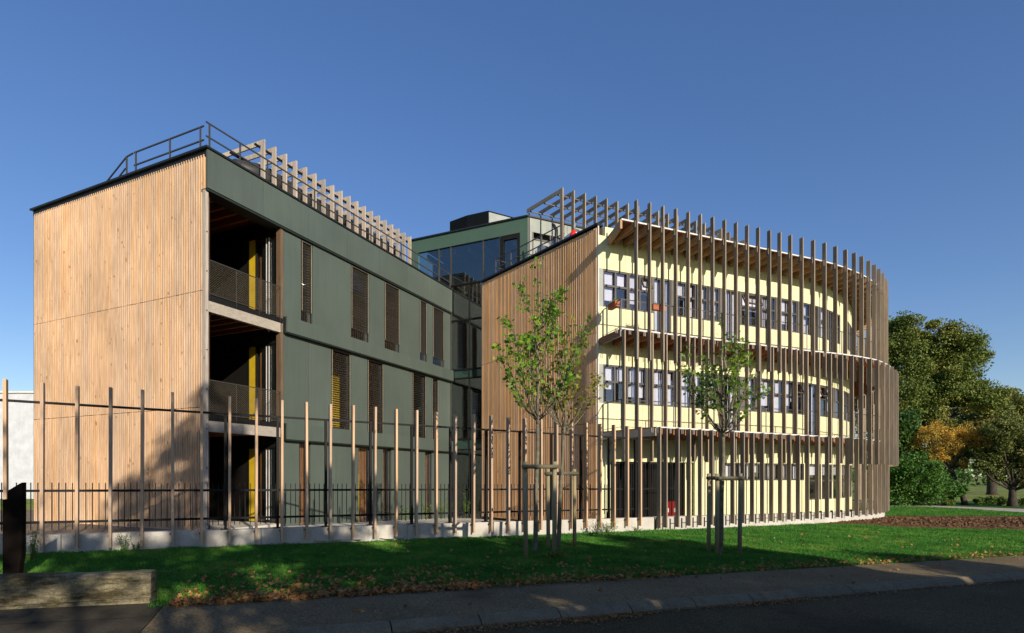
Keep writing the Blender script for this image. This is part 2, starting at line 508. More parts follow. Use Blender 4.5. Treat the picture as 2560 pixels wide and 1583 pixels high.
class Curve:
    def __init__(s, pts):
        s.P = np.array([(p[0], p[1]) for p in pts], float)
        d = np.hypot(*np.diff(s.P, axis=0).T)
        s.S = np.concatenate([[0], np.cumsum(d)])
        s.L = s.S[-1]
    def at(s, a, off=0.0, z=0.0):
        a = min(max(a, 0), s.L)
        x = np.interp(a, s.S, s.P[:, 0]); y = np.interp(a, s.S, s.P[:, 1])
        e = 0.15
        a0, a1 = max(0, a - e), min(s.L, a + e)
        tx = np.interp(a1, s.S, s.P[:, 0]) - np.interp(a0, s.S, s.P[:, 0]); ty = np.interp(a1, s.S, s.P[:, 1]) - np.interp(a0, s.S, s.P[:, 1])
        l = math.hypot(tx, ty); tx /= l; ty /= l
        return Vector((x + ty * off, y - tx * off, z))
    def ang(s, a):
        p, q = s.at(max(0, a - .15)), s.at(min(s.L, a + .15))
        return math.atan2(q.y - p.y, q.x - p.x)
    def find(s, u):
        U = 1280 + FP * s.P[:, 0] / s.P[:, 1]
        for i in range(len(U) - 1):
            if U[i] <= u < U[i + 1]:
                t = (u - U[i]) / (U[i + 1] - U[i])
                return float(s.S[i] + t * (s.S[i + 1] - s.S[i]))
        return None
    def amax(s):
        U = s.P[:, 0] / s.P[:, 1]
        return float(s.S[int(np.argmax(U))])

H0 = R(22.7)
T0 = Vector((11.5, 21.6)); CR = 13.8
CC = T0 + Vector((-math.sin(H0), math.cos(H0))) * CR
def line_arc(off, x_start, h_end=R(205), bulge=0.0):
    """parallel curve; off > 0 is outward"""
    pts = []
    n = Vector((math.sin(H0), -math.cos(H0))); t = Vector((math.cos(H0), math.sin(H0)))
    q = T0 + n * off
    L = (q.x - x_start) / t.x
    k = int(L / 0.1)
    for i in range(k):
        pts.append(q - t * (L * (1 - i / k)))
    m = 260
    for i in range(m + 1):
        h = H0 + (h_end - H0) * i / m
        bl = bulge * min(1, max(0, (h - H0) / R(16)))
        rr = CR + off + bl
        pts.append(CC + Vector((math.sin(h), -math.cos(h))) * rr)
    return Curve(pts)
TC = line_arc(0, 3.55)
WC = line_arc(-1.32, 2.95)
MC = line_arc(0, 3.55, bulge=0.40)
FN = lambda n: (Vector((-9.01, 10.03, 0)) + (Vector((4.306, 17.40, 0)) - Vector((-9.01, 10.03, 0))) * (n / 30.0))
gpts = []
g0 = FN(30.4); g1 = Vector((12.87, 22.2, 0))
for i in range(90): gpts.append(g0.lerp(g1, i / 90))
hh0 = math.atan2(g1.x - CC.x, -(g1.y - CC.y))
for i in range(261):
    h = hh0 + (R(205) - hh0) * i / 260
    gpts.append(Vector((CC.x, CC.y, 0)) + Vector((math.sin(h), -math.cos(h), 0)) * (CR + 0.05))
GC = Curve(gpts)
PC = line_arc(-2.85, 2.0)

def curved_box(cv, a0, a1, o0, o1, z0, z1, seg=0.45):
    n = max(1, int(math.ceil((a1 - a0) / seg)))
    v = []; f = []
    for i in range(n + 1):
        a = a0 + (a1 - a0) * i / n
        for off in (o1, o0):
            p = cv.at(a, off)
            zb = z0(p.x) if callable(z0) else z0
            v += [(p.x, p.y, zb), (p.x, p.y, z1(p.x) if callable(z1) else z1)]
    for i in range(n):
        k = 4 * i
        # 0 outer low, 1 outer high, 2 inner low, 3 inner high
        f += [(k, k + 4, k + 5, k + 1), (k + 2, k + 3, k + 7, k + 6), (k + 1, k + 5, k + 7, k + 3), (k, k + 2, k + 6, k + 4)]
    f += [(0, 1, 3, 2), (4 * n, 4 * n + 2, 4 * n + 3, 4 * n + 1)]
    return v, f

def cpart(name, parent, cv, a0, a1, o0, o1, z0, z1, mat, seg=0.45, **k):
    v, f = curved_box(cv, a0, a1, o0, o1, z0, z1, seg)
    return obj(name, mesh(v, f, mat), parent, **k)

# ------------------------------------------------------------------ ground
def sheet(name, frame, xr, yr, dx, dy, zf, mat, keep=None, kind='structure'):
    nx = max(1, int(round((xr[1] - xr[0]) / dx))); ny = max(1, int(round((yr[1] - yr[0]) / dy)))
    v = []
    for j in range(ny + 1):
        for i in range(nx + 1):
            p = frame.p(xr[0] + (xr[1] - xr[0]) * i / nx, yr[0] + (yr[1] - yr[0]) * j / ny)
            v.append((p.x, p.y, zf(p.x, p.y)))
    f = []
    for j in range(ny):
        for i in range(nx):
            q = (j * (nx + 1) + i, j * (nx + 1) + i + 1, (j + 1) * (nx + 1) + i + 1, (j + 1) * (nx + 1) + i)
            if keep:
                cx = sum(v[k][0] for k in q) / 4; cy = sum(v[k][1] for k in q) / 4
                if not keep(cx, cy): continue
            f.append(q)
    o = obj(name, mesh(v, f, mat), kind=kind)
    return o
W0 = Frame(0, 0, 0)
def terr(x, y):
    if -24 < x < 19 and -14 < y < 38: return -1.3
    d = min(1, max(0, (math.hypot(x, y) - 120) / 600))
    return gz(x) - 0.012
vx = [-900, -500, -250, -120, -60, -40, -30, -24.5, -23, 0, 18, 20, 27, 35, 50, 70, 120, 250, 500, 900]
vy = [-600, -200, -80, -40, -20, -14.5, -13, 10, 37, 39, 50, 70, 100, 160, 300, 600, 1200, 2000]
v = [(x, y, terr(x, y)) for y in vy for x in vx]
nx = len(vx)
f = [(j * nx + i, j * nx + i + 1, (j + 1) * nx + i + 1, (j + 1) * nx + i) for j in range(len(vy) - 1) for i in range(nx - 1)]
obj('meadow', mesh(v, f, M['field']), kind='structure')

# which side of the fence / building line is a point on (positive = inside the site)
_fpts = [FN(-14)] + [Vector((p[0], p[1], 0)) for p in GC.P[::6]]
_FP = np.array([(p.x, p.y) for p in _fpts])
def inside(x, y):
    a = _FP[:-1]; b = _FP[1:]; d = b - a
    t = ((x - a[:, 0]) * d[:, 0] + (y - a[:, 1]) * d[:, 1]) / (d ** 2).sum(1)
    t = np.clip(t, 0, 1)
    qx = a[:, 0] + d[:, 0] * t; qy = a[:, 1] + d[:, 1] * t
    dist = np.hypot(x - qx, y - qy); k = int(np.argmin(dist))
    s = d[k, 0] * (y - a[k, 1]) - d[k, 1] * (x - a[k, 0])
    return dist[k] * (1 if s > 0 else -1)

sheet('lawn', ROAD, (-24, 90), (-0.4, 20), 0.5, 0.25, lambda x, y: gz(x), M['lawn'],
      keep=lambda x, y: inside(x, y) < 0.22 if (-30 < x < 24) else True)
def tz(x, y):
    s = (Vector((x, y, 0)) - AF.o).dot(AF.x)
    return -0.04 * min(max(s, 0), 13.0)
sheet('yard', W0, (-30, 8), (6, 44), 0.35, 0.35, lambda x, y: tz(x, y) - 0.02, M['dirt'], keep=lambda x, y: inside(x, y) > 0.05 and (x + 8 < 0 or y < 30))
sheet('terrace', AF, (-0.6, 13.5), (-9.5, 0.0), 0.3, 0.3, lambda x, y: tz(x, y), M['terrace'], keep=lambda x, y: inside(x, y) > 0.05)
sheet('footpath', ROAD, (-3.0, 70), (-1.42, 0.02), 1.0, 0.36, lambda x, y: gz(x) + 0.008, M['path'])
sheet('footpath', ROAD, (-4.35, -3.002), (-2.4, 0.02), 0.45, 0.4, lambda x, y: gz(x) + 0.008, M['path'])
sheet('driveway', ROAD, (-24, -4.36), (-3.2, -0.02), 1.0, 0.36, lambda x, y: gz(x) + 0.006, M['drive'])
sheet('road', ROAD, (-40, 120), (-7.4, -1.55), 2.0, 1.0, lambda x, y: gz(x) - 0.10, M['road'])
sheet('verge', ROAD, (-40, 120), (-40, -7.5), 2.0, 2.0, lambda x, y: gz(x) + 0.02, M['verge'])
kb = thing('kerb', 'low worn concrete kerb between asphalt footpath and road', 'kerb', ROAD.p(0, -1.5, -0.2))
kb['kind'] = 'structure'; del kb['category']
xx_start = -3.0
prof = [(-0.17, -0.3), (-0.17, -0.075), (-0.13, -0.035), (-0.05, 0.006), (-0.02, 0.013), (0.0, 0.013), (0.0, -0.3)]
xx = xx_start; ki = 0
while xx < 40:
    L = 0.985
    v = []; 
    for e in (0, 1):
        for (py, pz) in prof:
            p = ROAD.p(xx + e * L, -1.415 + py)
            v.append((p.x, p.y, gz(p.x) + pz + random.uniform(-.004, .004)))
    n = len(prof)
    f = [tuple(range(n)), tuple(reversed(range(n, 2 * n)))] + [(i, n + i, n + (i + 1) % n, (i + 1) % n) for i in range(n)]
    obj('kerb_stone', mesh(v, f, M['kerb']), kb)
    xx += 1.0; ki += 1
_c = on_ground(377, 1508)
sheet('driveway', Frame(_c.x, _c.y, math.atan(0.33)), (-12, 0.05), (-0.75, 0.12), 0.6, 0.3, lambda x, y: gz(x) + 0.011, M['drive'])
# opposite kerb, one simple run
mb = MB(); mb.fbox(ROAD, (-40, 120), (-7.52, -7.38), (-0.9, -0.10)); mb.obj('far_kerb', M['kerb'], kind='structure')

# pale path, ploughed strip
def strip(name, us_v, mat, dz, kind='structure', rough=0.0, nx=120, ny=14):
    """us_v: list of (u, v_far, v_near); real strip on the ground through those places"""
    top = [on_ground(u, a) for u, a, b in us_v]; bot = [on_ground(u, b) for u, a, b in us_v]
    v = []; f = []
    for i in range(nx + 1):
        t = i / nx * (len(top) - 1); k = min(int(t), len(top) - 2); fr = t - k
        p = top[k].lerp(top[k + 1], fr); q = bot[k].lerp(bot[k + 1], fr)
        for j in range(ny + 1):
            c = p.lerp(q, j / ny)
            edge = min(1, 3 * min(j, ny - j) / ny)
            n = rough * edge * (abs(random.gauss(0, 1)) * 0.7 + 0.35)
            if rough: c = c + Vector((random.uniform(-.06, .06), random.uniform(-.06, .06), 0))
            v.append((c.x, c.y, gz(c.x) + dz + n))
    for i in range(nx):
        for j in range(ny):
            k = i * (ny + 1) + j
            f.append((k, k + ny + 1, k + ny + 2, k + 1))
    return obj(name, mesh(v, f, mat), kind=kind)
strip('ploughed_soil', [(2010, 1309.5, 1310.5), (2090, 1302, 1310), (2160, 1295, 1313), (2215, 1290, 1317), (2330, 1290, 1323), (2460, 1290, 1326), (2600, 1291, 1329), (2900, 1293, 1334)], M['soil'], 0.006, rough=0.06, nx=420, ny=60)
strip('pale_footpath', [(2100, 1261.5, 1264.5), (2300, 1263.5, 1267), (2400, 1267, 1271.5), (2560, 1273, 1281.5), (2900, 1286, 1299)], M['pale_path'], 0.012, nx=40, ny=2)

# ------------------------------------------------------------------ LEFT WING
lw = thing('school_wing', 'three storey wing with pale larch end wall and dark green side with open loggias', 'building', AF.p(4, 4, -0.2))
# structural body kept behind the cladding
mb = MB()
mb.fbox(AF, (0.06, 0.22), (0.10, A_W), (-0.9, 10.02))           # end wall panel
mb.fbox(AF, (2.80, 20.0), (0.9, A_W), (-0.9, 9.98))             # rooms
mb.fbox(AF, (0.22, 2.80), (4.4, A_W), (-0.9, 9.98))
mb.obj('core', M['backing'], lw)
AF.box('roof', lw, (0.02, 20.0), (0.0, A_W), (9.98, 10.14), M['coping'])
# loggia floors, ceilings and beams
for zf_ in (6.26, 3.04):
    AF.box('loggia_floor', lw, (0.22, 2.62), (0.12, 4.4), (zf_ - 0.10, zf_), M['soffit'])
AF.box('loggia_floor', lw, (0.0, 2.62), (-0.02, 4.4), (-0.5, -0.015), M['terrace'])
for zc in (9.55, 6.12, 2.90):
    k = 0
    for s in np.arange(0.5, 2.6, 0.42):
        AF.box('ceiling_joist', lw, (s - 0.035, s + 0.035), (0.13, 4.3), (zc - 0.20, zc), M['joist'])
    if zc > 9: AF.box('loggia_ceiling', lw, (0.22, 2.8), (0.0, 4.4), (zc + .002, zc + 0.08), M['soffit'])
for zb in (6.14, 2.93):
    AF.box('edge_beam', lw, (0.10, 2.60), (-0.02, 0.10), (zb - 0.29, zb), M['beam'])
    AF.box('edge_angle', lw, (0.10, 2.60), (-0.035, 0.06), (zb + 0.003, zb + 0.15), M['steel'])
AF.box('corner_board', lw, (0.0, 0.09), (-0.02, 0.098), (-0.5, 9.08), M['pergola'])
for zz in np.arange(0.6, 9, 1.05):
    AF.box('bolt', lw, (0.03, 0.055), (-0.032, -0.02), (zz, zz + .03), M['steel'])
AF.box('loggia_column', lw, (2.52, 2.62), (-0.02, 0.16), (-0.5, 9.08), M['column'])
# loggia partition (glazed door, yellow leaf, brown strips for reflected battens)
for (z0, z1) in ((6.26, 9.3), (3.04, 5.9), (-0.015, 2.66)):
    AF.box('partition', lw, (2.66, 2.80), (1.52, 4.4), (z0, z1), M['dark'])
    fr = MB()
    for yy in (0.20, 0.62, 0.70, 1.12, 1.47):
        fr.fbox(AF, (2.62, 2.68), (yy, yy + 0.05), (z0, z1 - .25))
    fr.fbox(AF, (2.62, 2.68), (0.20, 1.52), (z1 - .33, z1 - .25))
    ff = fr.obj('door_frame', M['steel'], lw)
    for ya, yb in ((0.25, 0.62), (0.75, 1.12)):
        AF.box('pane', ff, (2.64, 2.65), (ya, yb), (z0 + .05, z1 - .33), M['glass'])
    AF.box('door_edge', lw, (2.60, 2.615), (0.66, 0.685), (z0 + .1, z1 - .4), M['zinc'])
    AF.box('door_edge', lw, (2.60, 2.615), (0.55, 0.57), (z0 + .1, z1 - .4), M['zinc'])
    AF.box('door_leaf', lw, (2.64, 2.67), (1.17, 1.47), (z0 + .02, z1 - .35), M['door_yellow'])
    for j in range(9):
        AF.box('batten_reflection', lw, (2.72, 2.75), (0.22 + j * 0.1, 0.28 + j * 0.1), (z0, z1 - 0.9 if z0 > 6 else z1 - .4), M['curtain'])  # brown strips behind the panes imitate end-wall battens mirrored in the glass
AF.box('door_leaf', lw, (2.66, 2.70), (0.24, 0.6), (-0.01, 1.15), M['door_yellow'])
# net balustrades
def net(name, parent, p_of, L, z0, z1, pitch, r=0.0022):
    """diamond net between two heights along a path p_of(a)"""
    mb = MB(); h = z1 - z0
    n = int((L + h) / pitch)
    for i in range(-int(h / pitch), int(L / pitch) + 1):
        for sgn in (0, 1):
            a0 = i * pitch
            a1 = a0 + h
            lo, hi = max(0, a0), min(L, a1)
            if hi - lo < 0.02: continue
            steps = 3 if L > 5 else 1
            pts = []
            for k in range(steps + 1):
                a = lo + (hi - lo) * k / steps
                z = (a - a0) if not sgn else h - (a - a0)
                q = p_of(a); pts.append((q.x, q.y, z0 + z))
            mb.tube(pts, r, 3, False)
    return mb.obj(name, M['wire'], parent, kind='stuff')
for z in (6.33, 3.12):
    top = z + 0.90
    mb = MB()
    mb.beam(AF.p(0.10, -0.03, top), AF.p(2.52, -0.03, top), 0.022, 0.022)
    mb.beam(AF.p(0.10, -0.03, z), AF.p(2.52, -0.03, z), 0.016, 0.016)
    for s in (0.12, 0.95, 1.72, 2.50):
        mb.beam(AF.p(s, -0.03, z - 0.15), AF.p(s, -0.03, top), 0.016, 0.016)
    bal = mb.obj('balustrade', M['rail'], lw)
    net('wire_net', bal, lambda a: AF.p(0.10 + a, -0.03), 2.42, z, top, 0.062)

# larch battens of the end walls
def batten_mesh(mat):
    pr = [(-.5, 0), (-.5, -.42), (-.24, -1), (.24, -1), (.5, -.42), (.5, 0)]
    v = [(x, y, z) for z in (-.5, .5) for x, y in pr]
    n = len(pr)
    f = [tuple(reversed(range(n))), tuple(range(n, 2 * n))] + [(i, (i + 1) % n, n + (i + 1) % n, n + i) for i in range(n)]
    return mesh(v, f, mat, name='batten')
bm_l = batten_mesh(M['larch']); bm_r = batten_mesh(M['larch_b'])
def battens(parent, me, origin, along, outward, count, pitch, rows, wdt=0.057, dep=0.056, first=0.05):
    xa = along.normalized(); ya = -outward.normalized()
    base = Matrix((xa, ya, Vector((0, 0, 1)))).transposed().to_4x4()
    for (z0, z1) in rows:
        for i in range(count):
            c = origin + xa * (first + i * pitch) + Vector((0, 0, (z0 + z1) / 2 + random.uniform(-.004, .004)))
            c += outward * random.uniform(-0.002, 0.002)
            m = Matrix.Translation(c) @ base @ Matrix.Diagonal((wdt * random.uniform(.97, 1.03), dep, z1 - z0, 1))
            obj('batten', me, parent, m)
rows = [(-0.28, 3.285), (3.30, 6.405), (6.42, 10.02)]
nb = 84
battens(lw, bm_l, AF.p(0.06, 0.02), AF.y, -AF.x, nb, (A_W - 0.06) / nb, rows)
AF.box('coping', lw, (-0.06, 0.20), (-0.02, A_W + 0.05), (10.145, 10.20), M['coping'])
# green fascia and bands
def green_run(name, x0, x1, yr, zr, step):
    x = x0
    while x < x1 - 0.01:
        e = min(x + step, x1)
        AF.box(name, lw, (x + 0.005, e - 0.005), yr, zr, M['green'])
        x = e
green_run('fascia_panel', 0.0, A_L, (-0.10, -0.04), (9.11, 10.13), 1.8)
AF.box('fascia_edge', lw, (0.001, A_L), (-0.075, 0.14), (9.05, 9.105), M['green_edge'])
AF.box('fascia_core', lw, (0.24, A_L), (-0.038, 0.5), (9.11, 9.97), M['green_edge'])
AF.box('coping', lw, (-0.06, A_L + 0.0), (-0.14, 0.12), (10.146, 10.20), M['coping'])
for zr in ((5.89, 6.37), (2.58, 3.07)):
    AF.box('band_edge', lw, (2.64, A_L), (-0.15, 0.12), (zr[0] - 0.04, zr[0] - 0.002), M['green_edge'])
    green_run('band_panel', 2.64, A_L, (-0.17, -0.11), zr, 3.0)
    AF.box('band_core', lw, (2.66, A_L - 0.002), (-0.109, 0.5), (zr[0], zr[1] - 0.004), M['green_edge'])
floors = [
    (6.37, 9.05, [(3.37, 3.87), (5.73, 6.73), (7.66, 8.65), (10.08, 10.65), (11.09, 12.07)], 0.38),
    (3.07, 5.85, [(4.74, 5.73), (6.64, 7.61), (9.52, 10.58), (11.02, 11.58)], 0.0),
    (-0.75, 2.54, [(3.30, 3.78), (6.13, 6.90), (7.57, 8.10), (10.48, 11.05)], None)]
for fi, (z0, z1, wins, gap) in enumerate(floors):
    edges = [2.64] + [e for wv in wins for e in wv] + [A_L]
    for i in range(0, len(edges), 2):
        a, b = edges[i], edges[i + 1]
        if b - a < 0.05: continue
        n = 1 if b - a < 2.0 else 2
        for k in range(n):
            c0 = a + (b - a) * k / n; c1 = a + (b - a) * (k + 1) / n
            AF.box('wall_panel', lw, (c0 + 0.006, c1 - 0.006), (0.0, 0.06), (z0 + .01, z1 - .003), M['green'])
        AF.box('wall_core', lw, (a + .012, b - .012), (0.062, 0.9), (z0, z1), M['green_edge'])
    for wi, (a, b) in enumerate(wins):
        zb = z0 if fi < 2 else -0.35 - 0.03 * wi
        fr = MB(); t = 0.05
        fr.fbox(AF, (a + .012, a + t), (0.10, 0.17), (zb, z1)); fr.fbox(AF, (b - t, b - .012), (0.10, 0.17), (zb, z1))
        fr.fbox(AF, (a + t, b - t), (0.10, 0.17), (zb, zb + .06)); fr.fbox(AF, (a + t, b - t), (0.10, 0.17), (z1 - .06, z1))
        if fi == 2: fr.fbox(AF, (a + .012, b - .012), (0.0, 0.5), (-0.8, zb - .001))
        wn_ = fr.obj('window', M['frame'], lw)
        AF.box('pane', wn_, (a + t, b - t), (0.13, 0.14), (zb + .06, z1 - .06), M['glass'])
        AF.box('room_darkness', wn_, (a + .012, b - .012), (0.55, 0.6), (zb, z1), M['dark'])  # near-black sheet stands in for the darkness of the unlit room
        if fi == 2:
            for j in range(int((b - a - .1) / 0.09)):
                if random.random() < 0.85:
                    xq = a + 0.07 + j * 0.09
                    AF.box('curtain_fold', wn_, (xq, xq + 0.07), (0.22 + 0.02 * (j % 2), 0.25), (zb + .07, z1 - .07), M['curtain'])
            if wi == 1:
                AF.box('yellow_board', wn_, (a + 0.10, a + 0.26), (0.18, 0.2), (zb + .1, 1.5), M['door_yellow'])
        else:
            # venetian blind: every louvre slat its own sub-part
            bl = MB()
            for xs in (a + 0.045, b - 0.06):
                bl.fbox(AF, (xs, xs + 0.012), (-0.0, 0.008), (zb + gap + .02, z1 - .02))
            bb = bl.obj('venetian_blind', M['cord'], lw)
            AF.box('head_rail', bb, (a + .02, b - .02), (0.0, 0.06), (z1 - .07, z1 - .012), M['frame'])
            zz = zb + gap + 0.05
            tilt = 34 if fi == 0 else 8
            while zz < z1 - 0.09:
                c = AF.p((a + b) / 2, 0.045, zz)
                m = Matrix.Translation(c) @ Matrix.Rotation(AF.a, 4, 'Z') @ Matrix.Rotation(R(-tilt + random.uniform(-2, 2)), 4, 'X') @ Matrix.Diagonal((b - a - 0.05, 0.07, 0.005, 1))
                obj('louvre_slat', cube(M['louvre']), bb, m)
                zz += 0.088 if fi == 0 else 0.078
            if fi == 1 and wi == 0:
                AF.box('yellow_board', wn_, (a + 0.2, a + 0.62), (0.2, 0.22), (zb + .1, zb + 1.9), M['door_yellow'])
# rear / side faces closing the wing
AF.box('rear_wall', lw, (0.06, 20.0), (A_W, A_W + 0.06), (-0.9, 10.0), M['green'])

# roof railings of the left wing
def railing(parent, name, pts, z0, h, posts, mat=M['rail'], r=0.018, over=0.0):
    mb = MB()
    for i in range(len(pts) - 1):
        a, b = Vector(pts[i]), Vector(pts[i + 1])
        d = (b - a).normalized() * over
        for zz in (z0 + h, z0 + h * 0.45):
            mb.beam((a.x - d.x, a.y - d.y, zz), (b.x + d.x, b.y + d.y, zz), 0.03, 0.035)
    for p in posts:
        mb.beam((p.x, p.y, z0 - 0.02), (p.x, p.y, z0 + h), 0.035, 0.035)
    return mb.obj(name, mat, parent)
railing(lw, 'roof_railing', [AF.p(0.12, 0.20), AF.p(0.12, 3.2)], 10.20, 0.68, [AF.p(0.12, y) for y in (0.34, 1.6, 3.12)])
mb = MB()
mb.beam(AF.p(0.12, 3.55, 10.2), AF.p(0.12, 3.55, 10.85), .035, .035)
mb.beam(AF.p(0.12, 3.25, 10.88), AF.p(0.12, 3.58, 10.84), .03, .035)
mb.beam(AF.p(0.12, 3.55, 10.85), AF.p(0.12, 4.75, 10.2), .03, .035)
mb.beam(AF.p(0.12, 3.60, 10.52), AF.p(0.12, 4.15, 10.2), .03, .035)
mb.beam(AF.p(0.12, 4.58, 10.2), AF.p(0.12, 4.58, 10.32), .035, .035)
mb.obj('ladder_rail', M['rail'], lw)
railing(lw, 'roof_railing', [AF.p(0.02, -0.02), AF.p(A_L - .1, -0.02)], 10.20, 0.68, [AF.p(s, -0.02) for s in np.arange(0.12, A_L, 0.955)])

# rooftop timber pergola
YP = 0.6
zt = 11.9
for i in range(19):
    s = 2.48 + 0.4335 * i
    fr = MB()
    fr.fbox(AF, (s - .022, s + .022), (YP, YP + 0.16), (10.15, zt))
    o_ = fr.obj('pergola_post', M['pergola'], lw)
    AF.box('pergola_rafter', lw, (s - .022, s + .022), (YP + .162, YP + 2.6), (zt - .15, zt), M['pergola'])
for yy in (0.80, 1.9, 3.0):
    AF.box('pergola_rail', lw, (2.3, 10.5), (yy, yy + .05), (zt - .21, zt - .153), M['steel'])
for s in np.arange(2.5, 10.5, 1.3):
    AF.box('pergola_stay', lw, (s, s + .05), (YP + 2.4, YP + 2.45), (10.15, zt - .21), M['steel'])
# wrapped ducts under the pergola
mb = MB()
pts = [AF.p(2.0, 1.9, 10.6), AF.p(2.3, 1.5, 11.0)] + [AF.p(s, 1.3 + 0.04 * math.sin(s * 3), 11.1 + 0.03 * math.sin(s * 5)) for s in np.arange(2.8, 10.2, 0.4)]
mb.tube(pts, [0.36 + 0.03 * math.sin(i * 2.1) for i in range(len(pts))], 12)
mb.obj('wrapped_duct', M['duct'], lw, smooth=True)
for s in np.arange(3.2, 10, 0.9):
    mb = MB(); mb.tube([AF.p(s, 1.3, 11.1), AF.p(s + .04, 1.3, 11.1)], 0.41, 12); mb.obj('duct_band', M['steel'], lw)
for s in (3.4, 4.9, 6.6, 8.2):
    AF.box('fan_unit', lw, (s, s + 0.7), (0.80, 0.92), (10.15, 11.0), M['duct'])

# ------------------------------------------------------------------ ATRIUM
at = thing('glass_atrium', 'tall glazed stair hall with dark green fascia linking the two wings', 'building', AF.p(A_L + 2, -1, -0.3))
X0 = A_L + 0.02
yl, yr_ = 2.23, -3.94
sd = Vector((3050, 1406, 0)).normalized()
cor = AF.p(X0, yr_)
SF = Frame(cor.x, cor.y, math.atan2(sd.y, sd.x))
# fascia front and side
AF.box('fascia_panel', at, (X0, X0 + 0.06), (yr_, -0.9), (12.24, 12.86), M['atrium_green'])
AF.box('fascia_panel', at, (X0, X0 + 0.06), (-0.894, yl), (12.24, 12.86), M['atrium_green'])
AF.box('fascia_panel', at, (X0 - .002, X0 + 0.06), (yl - 0.42, yl), (10.2, 12.238), M['atrium_green'])
AF.box('corner_panel', at, (X0, X0 + 0.06), (yr_, yr_ + 0.38), (10.2, 12.238), M['atrium_green'])
poly = [AF.p(X0 - 0.07, yl + .05), AF.p(X0 - 0.07, yr_ - .03), SF.p(4.5, -0.07), SF.p(4.5, 6), AF.p(X0 + 8, yl + .05)]
v, f = prism(poly, 12.864, 12.93)
obj('roof', mesh(v, f, M['coping']), at)
v, f = prism([AF.p(X0 + 1.6, yl - .2), AF.p(X0 + 1.6, yr_ + .9), SF.p(3.2, 1.5), SF.p(3.2, 5), AF.p(X0 + 7, yl - .2)], 10.25, 12.2)
obj('inner_core', mesh(v, f, M['curtain']), at)
for i_ in range(7):
    AF.box('ceiling_beam', at, (X0 + .25, X0 + 1.55), (1.4 - i_ * .75, 1.48 - i_ * .75), (11.95, 12.18), M['beam'])
SF.box('fascia_panel', at, (0.01, 2.0), (0, 0.05), (12.24, 12.86), M['white_panel'])
SF.box('fascia_panel', at, (2.01, 4.4), (0, 0.05), (12.24, 12.86), M['white_panel'])
SF.box('corner_post', at, (0.01, 0.22), (0, 0.05), (10.1, 12.238), M['white_panel'])
SF.box('transom', at, (0.22, 4.4), (0, 0.06), (11.9, 11.98), M['frame'])
SF.box('white_infill', at, (0.24, 1.1), (0.02, 0.05), (10.5, 11.9), M['white_panel'])
for a_ in (0.22, 1.1, 2.0, 3.0):
    SF.box('mullion', at, (a_, a_ + .06), (-.01, 0.06), (10.1, 12.238), M['frame'])
SF.box('pane', at, (1.16, 4.4), (0.03, 0.04), (10.1, 11.9), M['glass_dark'])
# upper glazing
def yat(u):
    q = (u - 1280) / FP
    c = AF.p(X0, 0)
    k = -(c.x - q * c.y) / (AF.y.x - q * AF.y.y)
    return k
mul = [yl - 0.42, yat(1097), 0.0, yat(1207.6), yat(1250), yr_ + 0.38]
for i in range(len(mul) - 1):
    a, b = mul[i], mul[i + 1]
    AF.box('pane', at, (X0 + .04, X0 + .05), (b + .03, a - .03), (10.36, 12.20), M['glass_dark'])
for i, m_ in enumerate(mul[1:-1]):
    AF.box('mullion', at, (X0 - .01, X0 + .08), (m_ - .02, m_ + .02), (10.1, 12.235), M['rail'])
AF.box('transom', at, (X0 - .005, X0 + .08), (yr_ + .38, yl - .42), (12.20, 12.236), M['steel'])
# glazed door to the roof
dr = MB(); da, db = yr_ + .40, yat(1250) - .03
dr.fbox(AF, (X0 - .03, X0 + .02), (da, da + .10), (10.2, 12.18)); dr.fbox(AF, (X0 - .03, X0 + .02), (db - .16, db), (10.2, 12.18))
dr.fbox(AF, (X0 - .03, X0 + .02), (da + .1, db - .16), (12.02, 12.18))
dd = dr.obj('door', M['steel'], at)
AF.box('handle', dd, (X0 - .08, X0 - .05), (da + .05, da + .16), (11.15, 11.18), M['rail'])
# lower glazing between the wings
y0g, y1g = -1.95, -0.02
levels = [(10.36, 8.74, 'glass_dark'), (8.66, 6.44, 'glass_dark'), (6.36, 6.02, 'spandrel'), (5.96, 3.2, 'glass_dark'), (3.12, 2.7, 'spandrel'), (2.64, -0.6, 'glass_dark')]
for (zt_, zb_, mm) in levels:
    for ya, yb in ((-0.97, -0.02), (-1.95, -1.01)):
        AF.box('pane', at, (X0 + .03, X0 + .04), (ya, yb), (zb_, zt_), M[mm])
for zc in (10.36, 8.70, 6.40, 5.99, 3.16, 2.67):
    AF.box('transom', at, (X0 - .02, X0 + .07), (-2.2, -0.0), (zc - .035, zc + .035), M['steel'])
AF.box('mullion', at, (X0 - .022, X0 + .072), (-1.01, -0.97), (-0.8, 10.3), M['steel'])
AF.box('corner_mullion', at, (X0 - .03, X0 + .075), (-0.05, 0.0), (-0.8, 10.1), M['rail'])
for zc in (9.75, 6.05, 2.75):
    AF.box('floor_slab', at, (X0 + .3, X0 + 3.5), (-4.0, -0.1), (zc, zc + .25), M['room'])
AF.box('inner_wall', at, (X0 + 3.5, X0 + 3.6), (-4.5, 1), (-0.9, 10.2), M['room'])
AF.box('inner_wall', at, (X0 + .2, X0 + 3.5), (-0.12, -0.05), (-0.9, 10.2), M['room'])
AF.box('door', at, (X0 + .0, X0 + .03), (-1.85, -1.80), (-0.4, 1.9), M['zinc'])
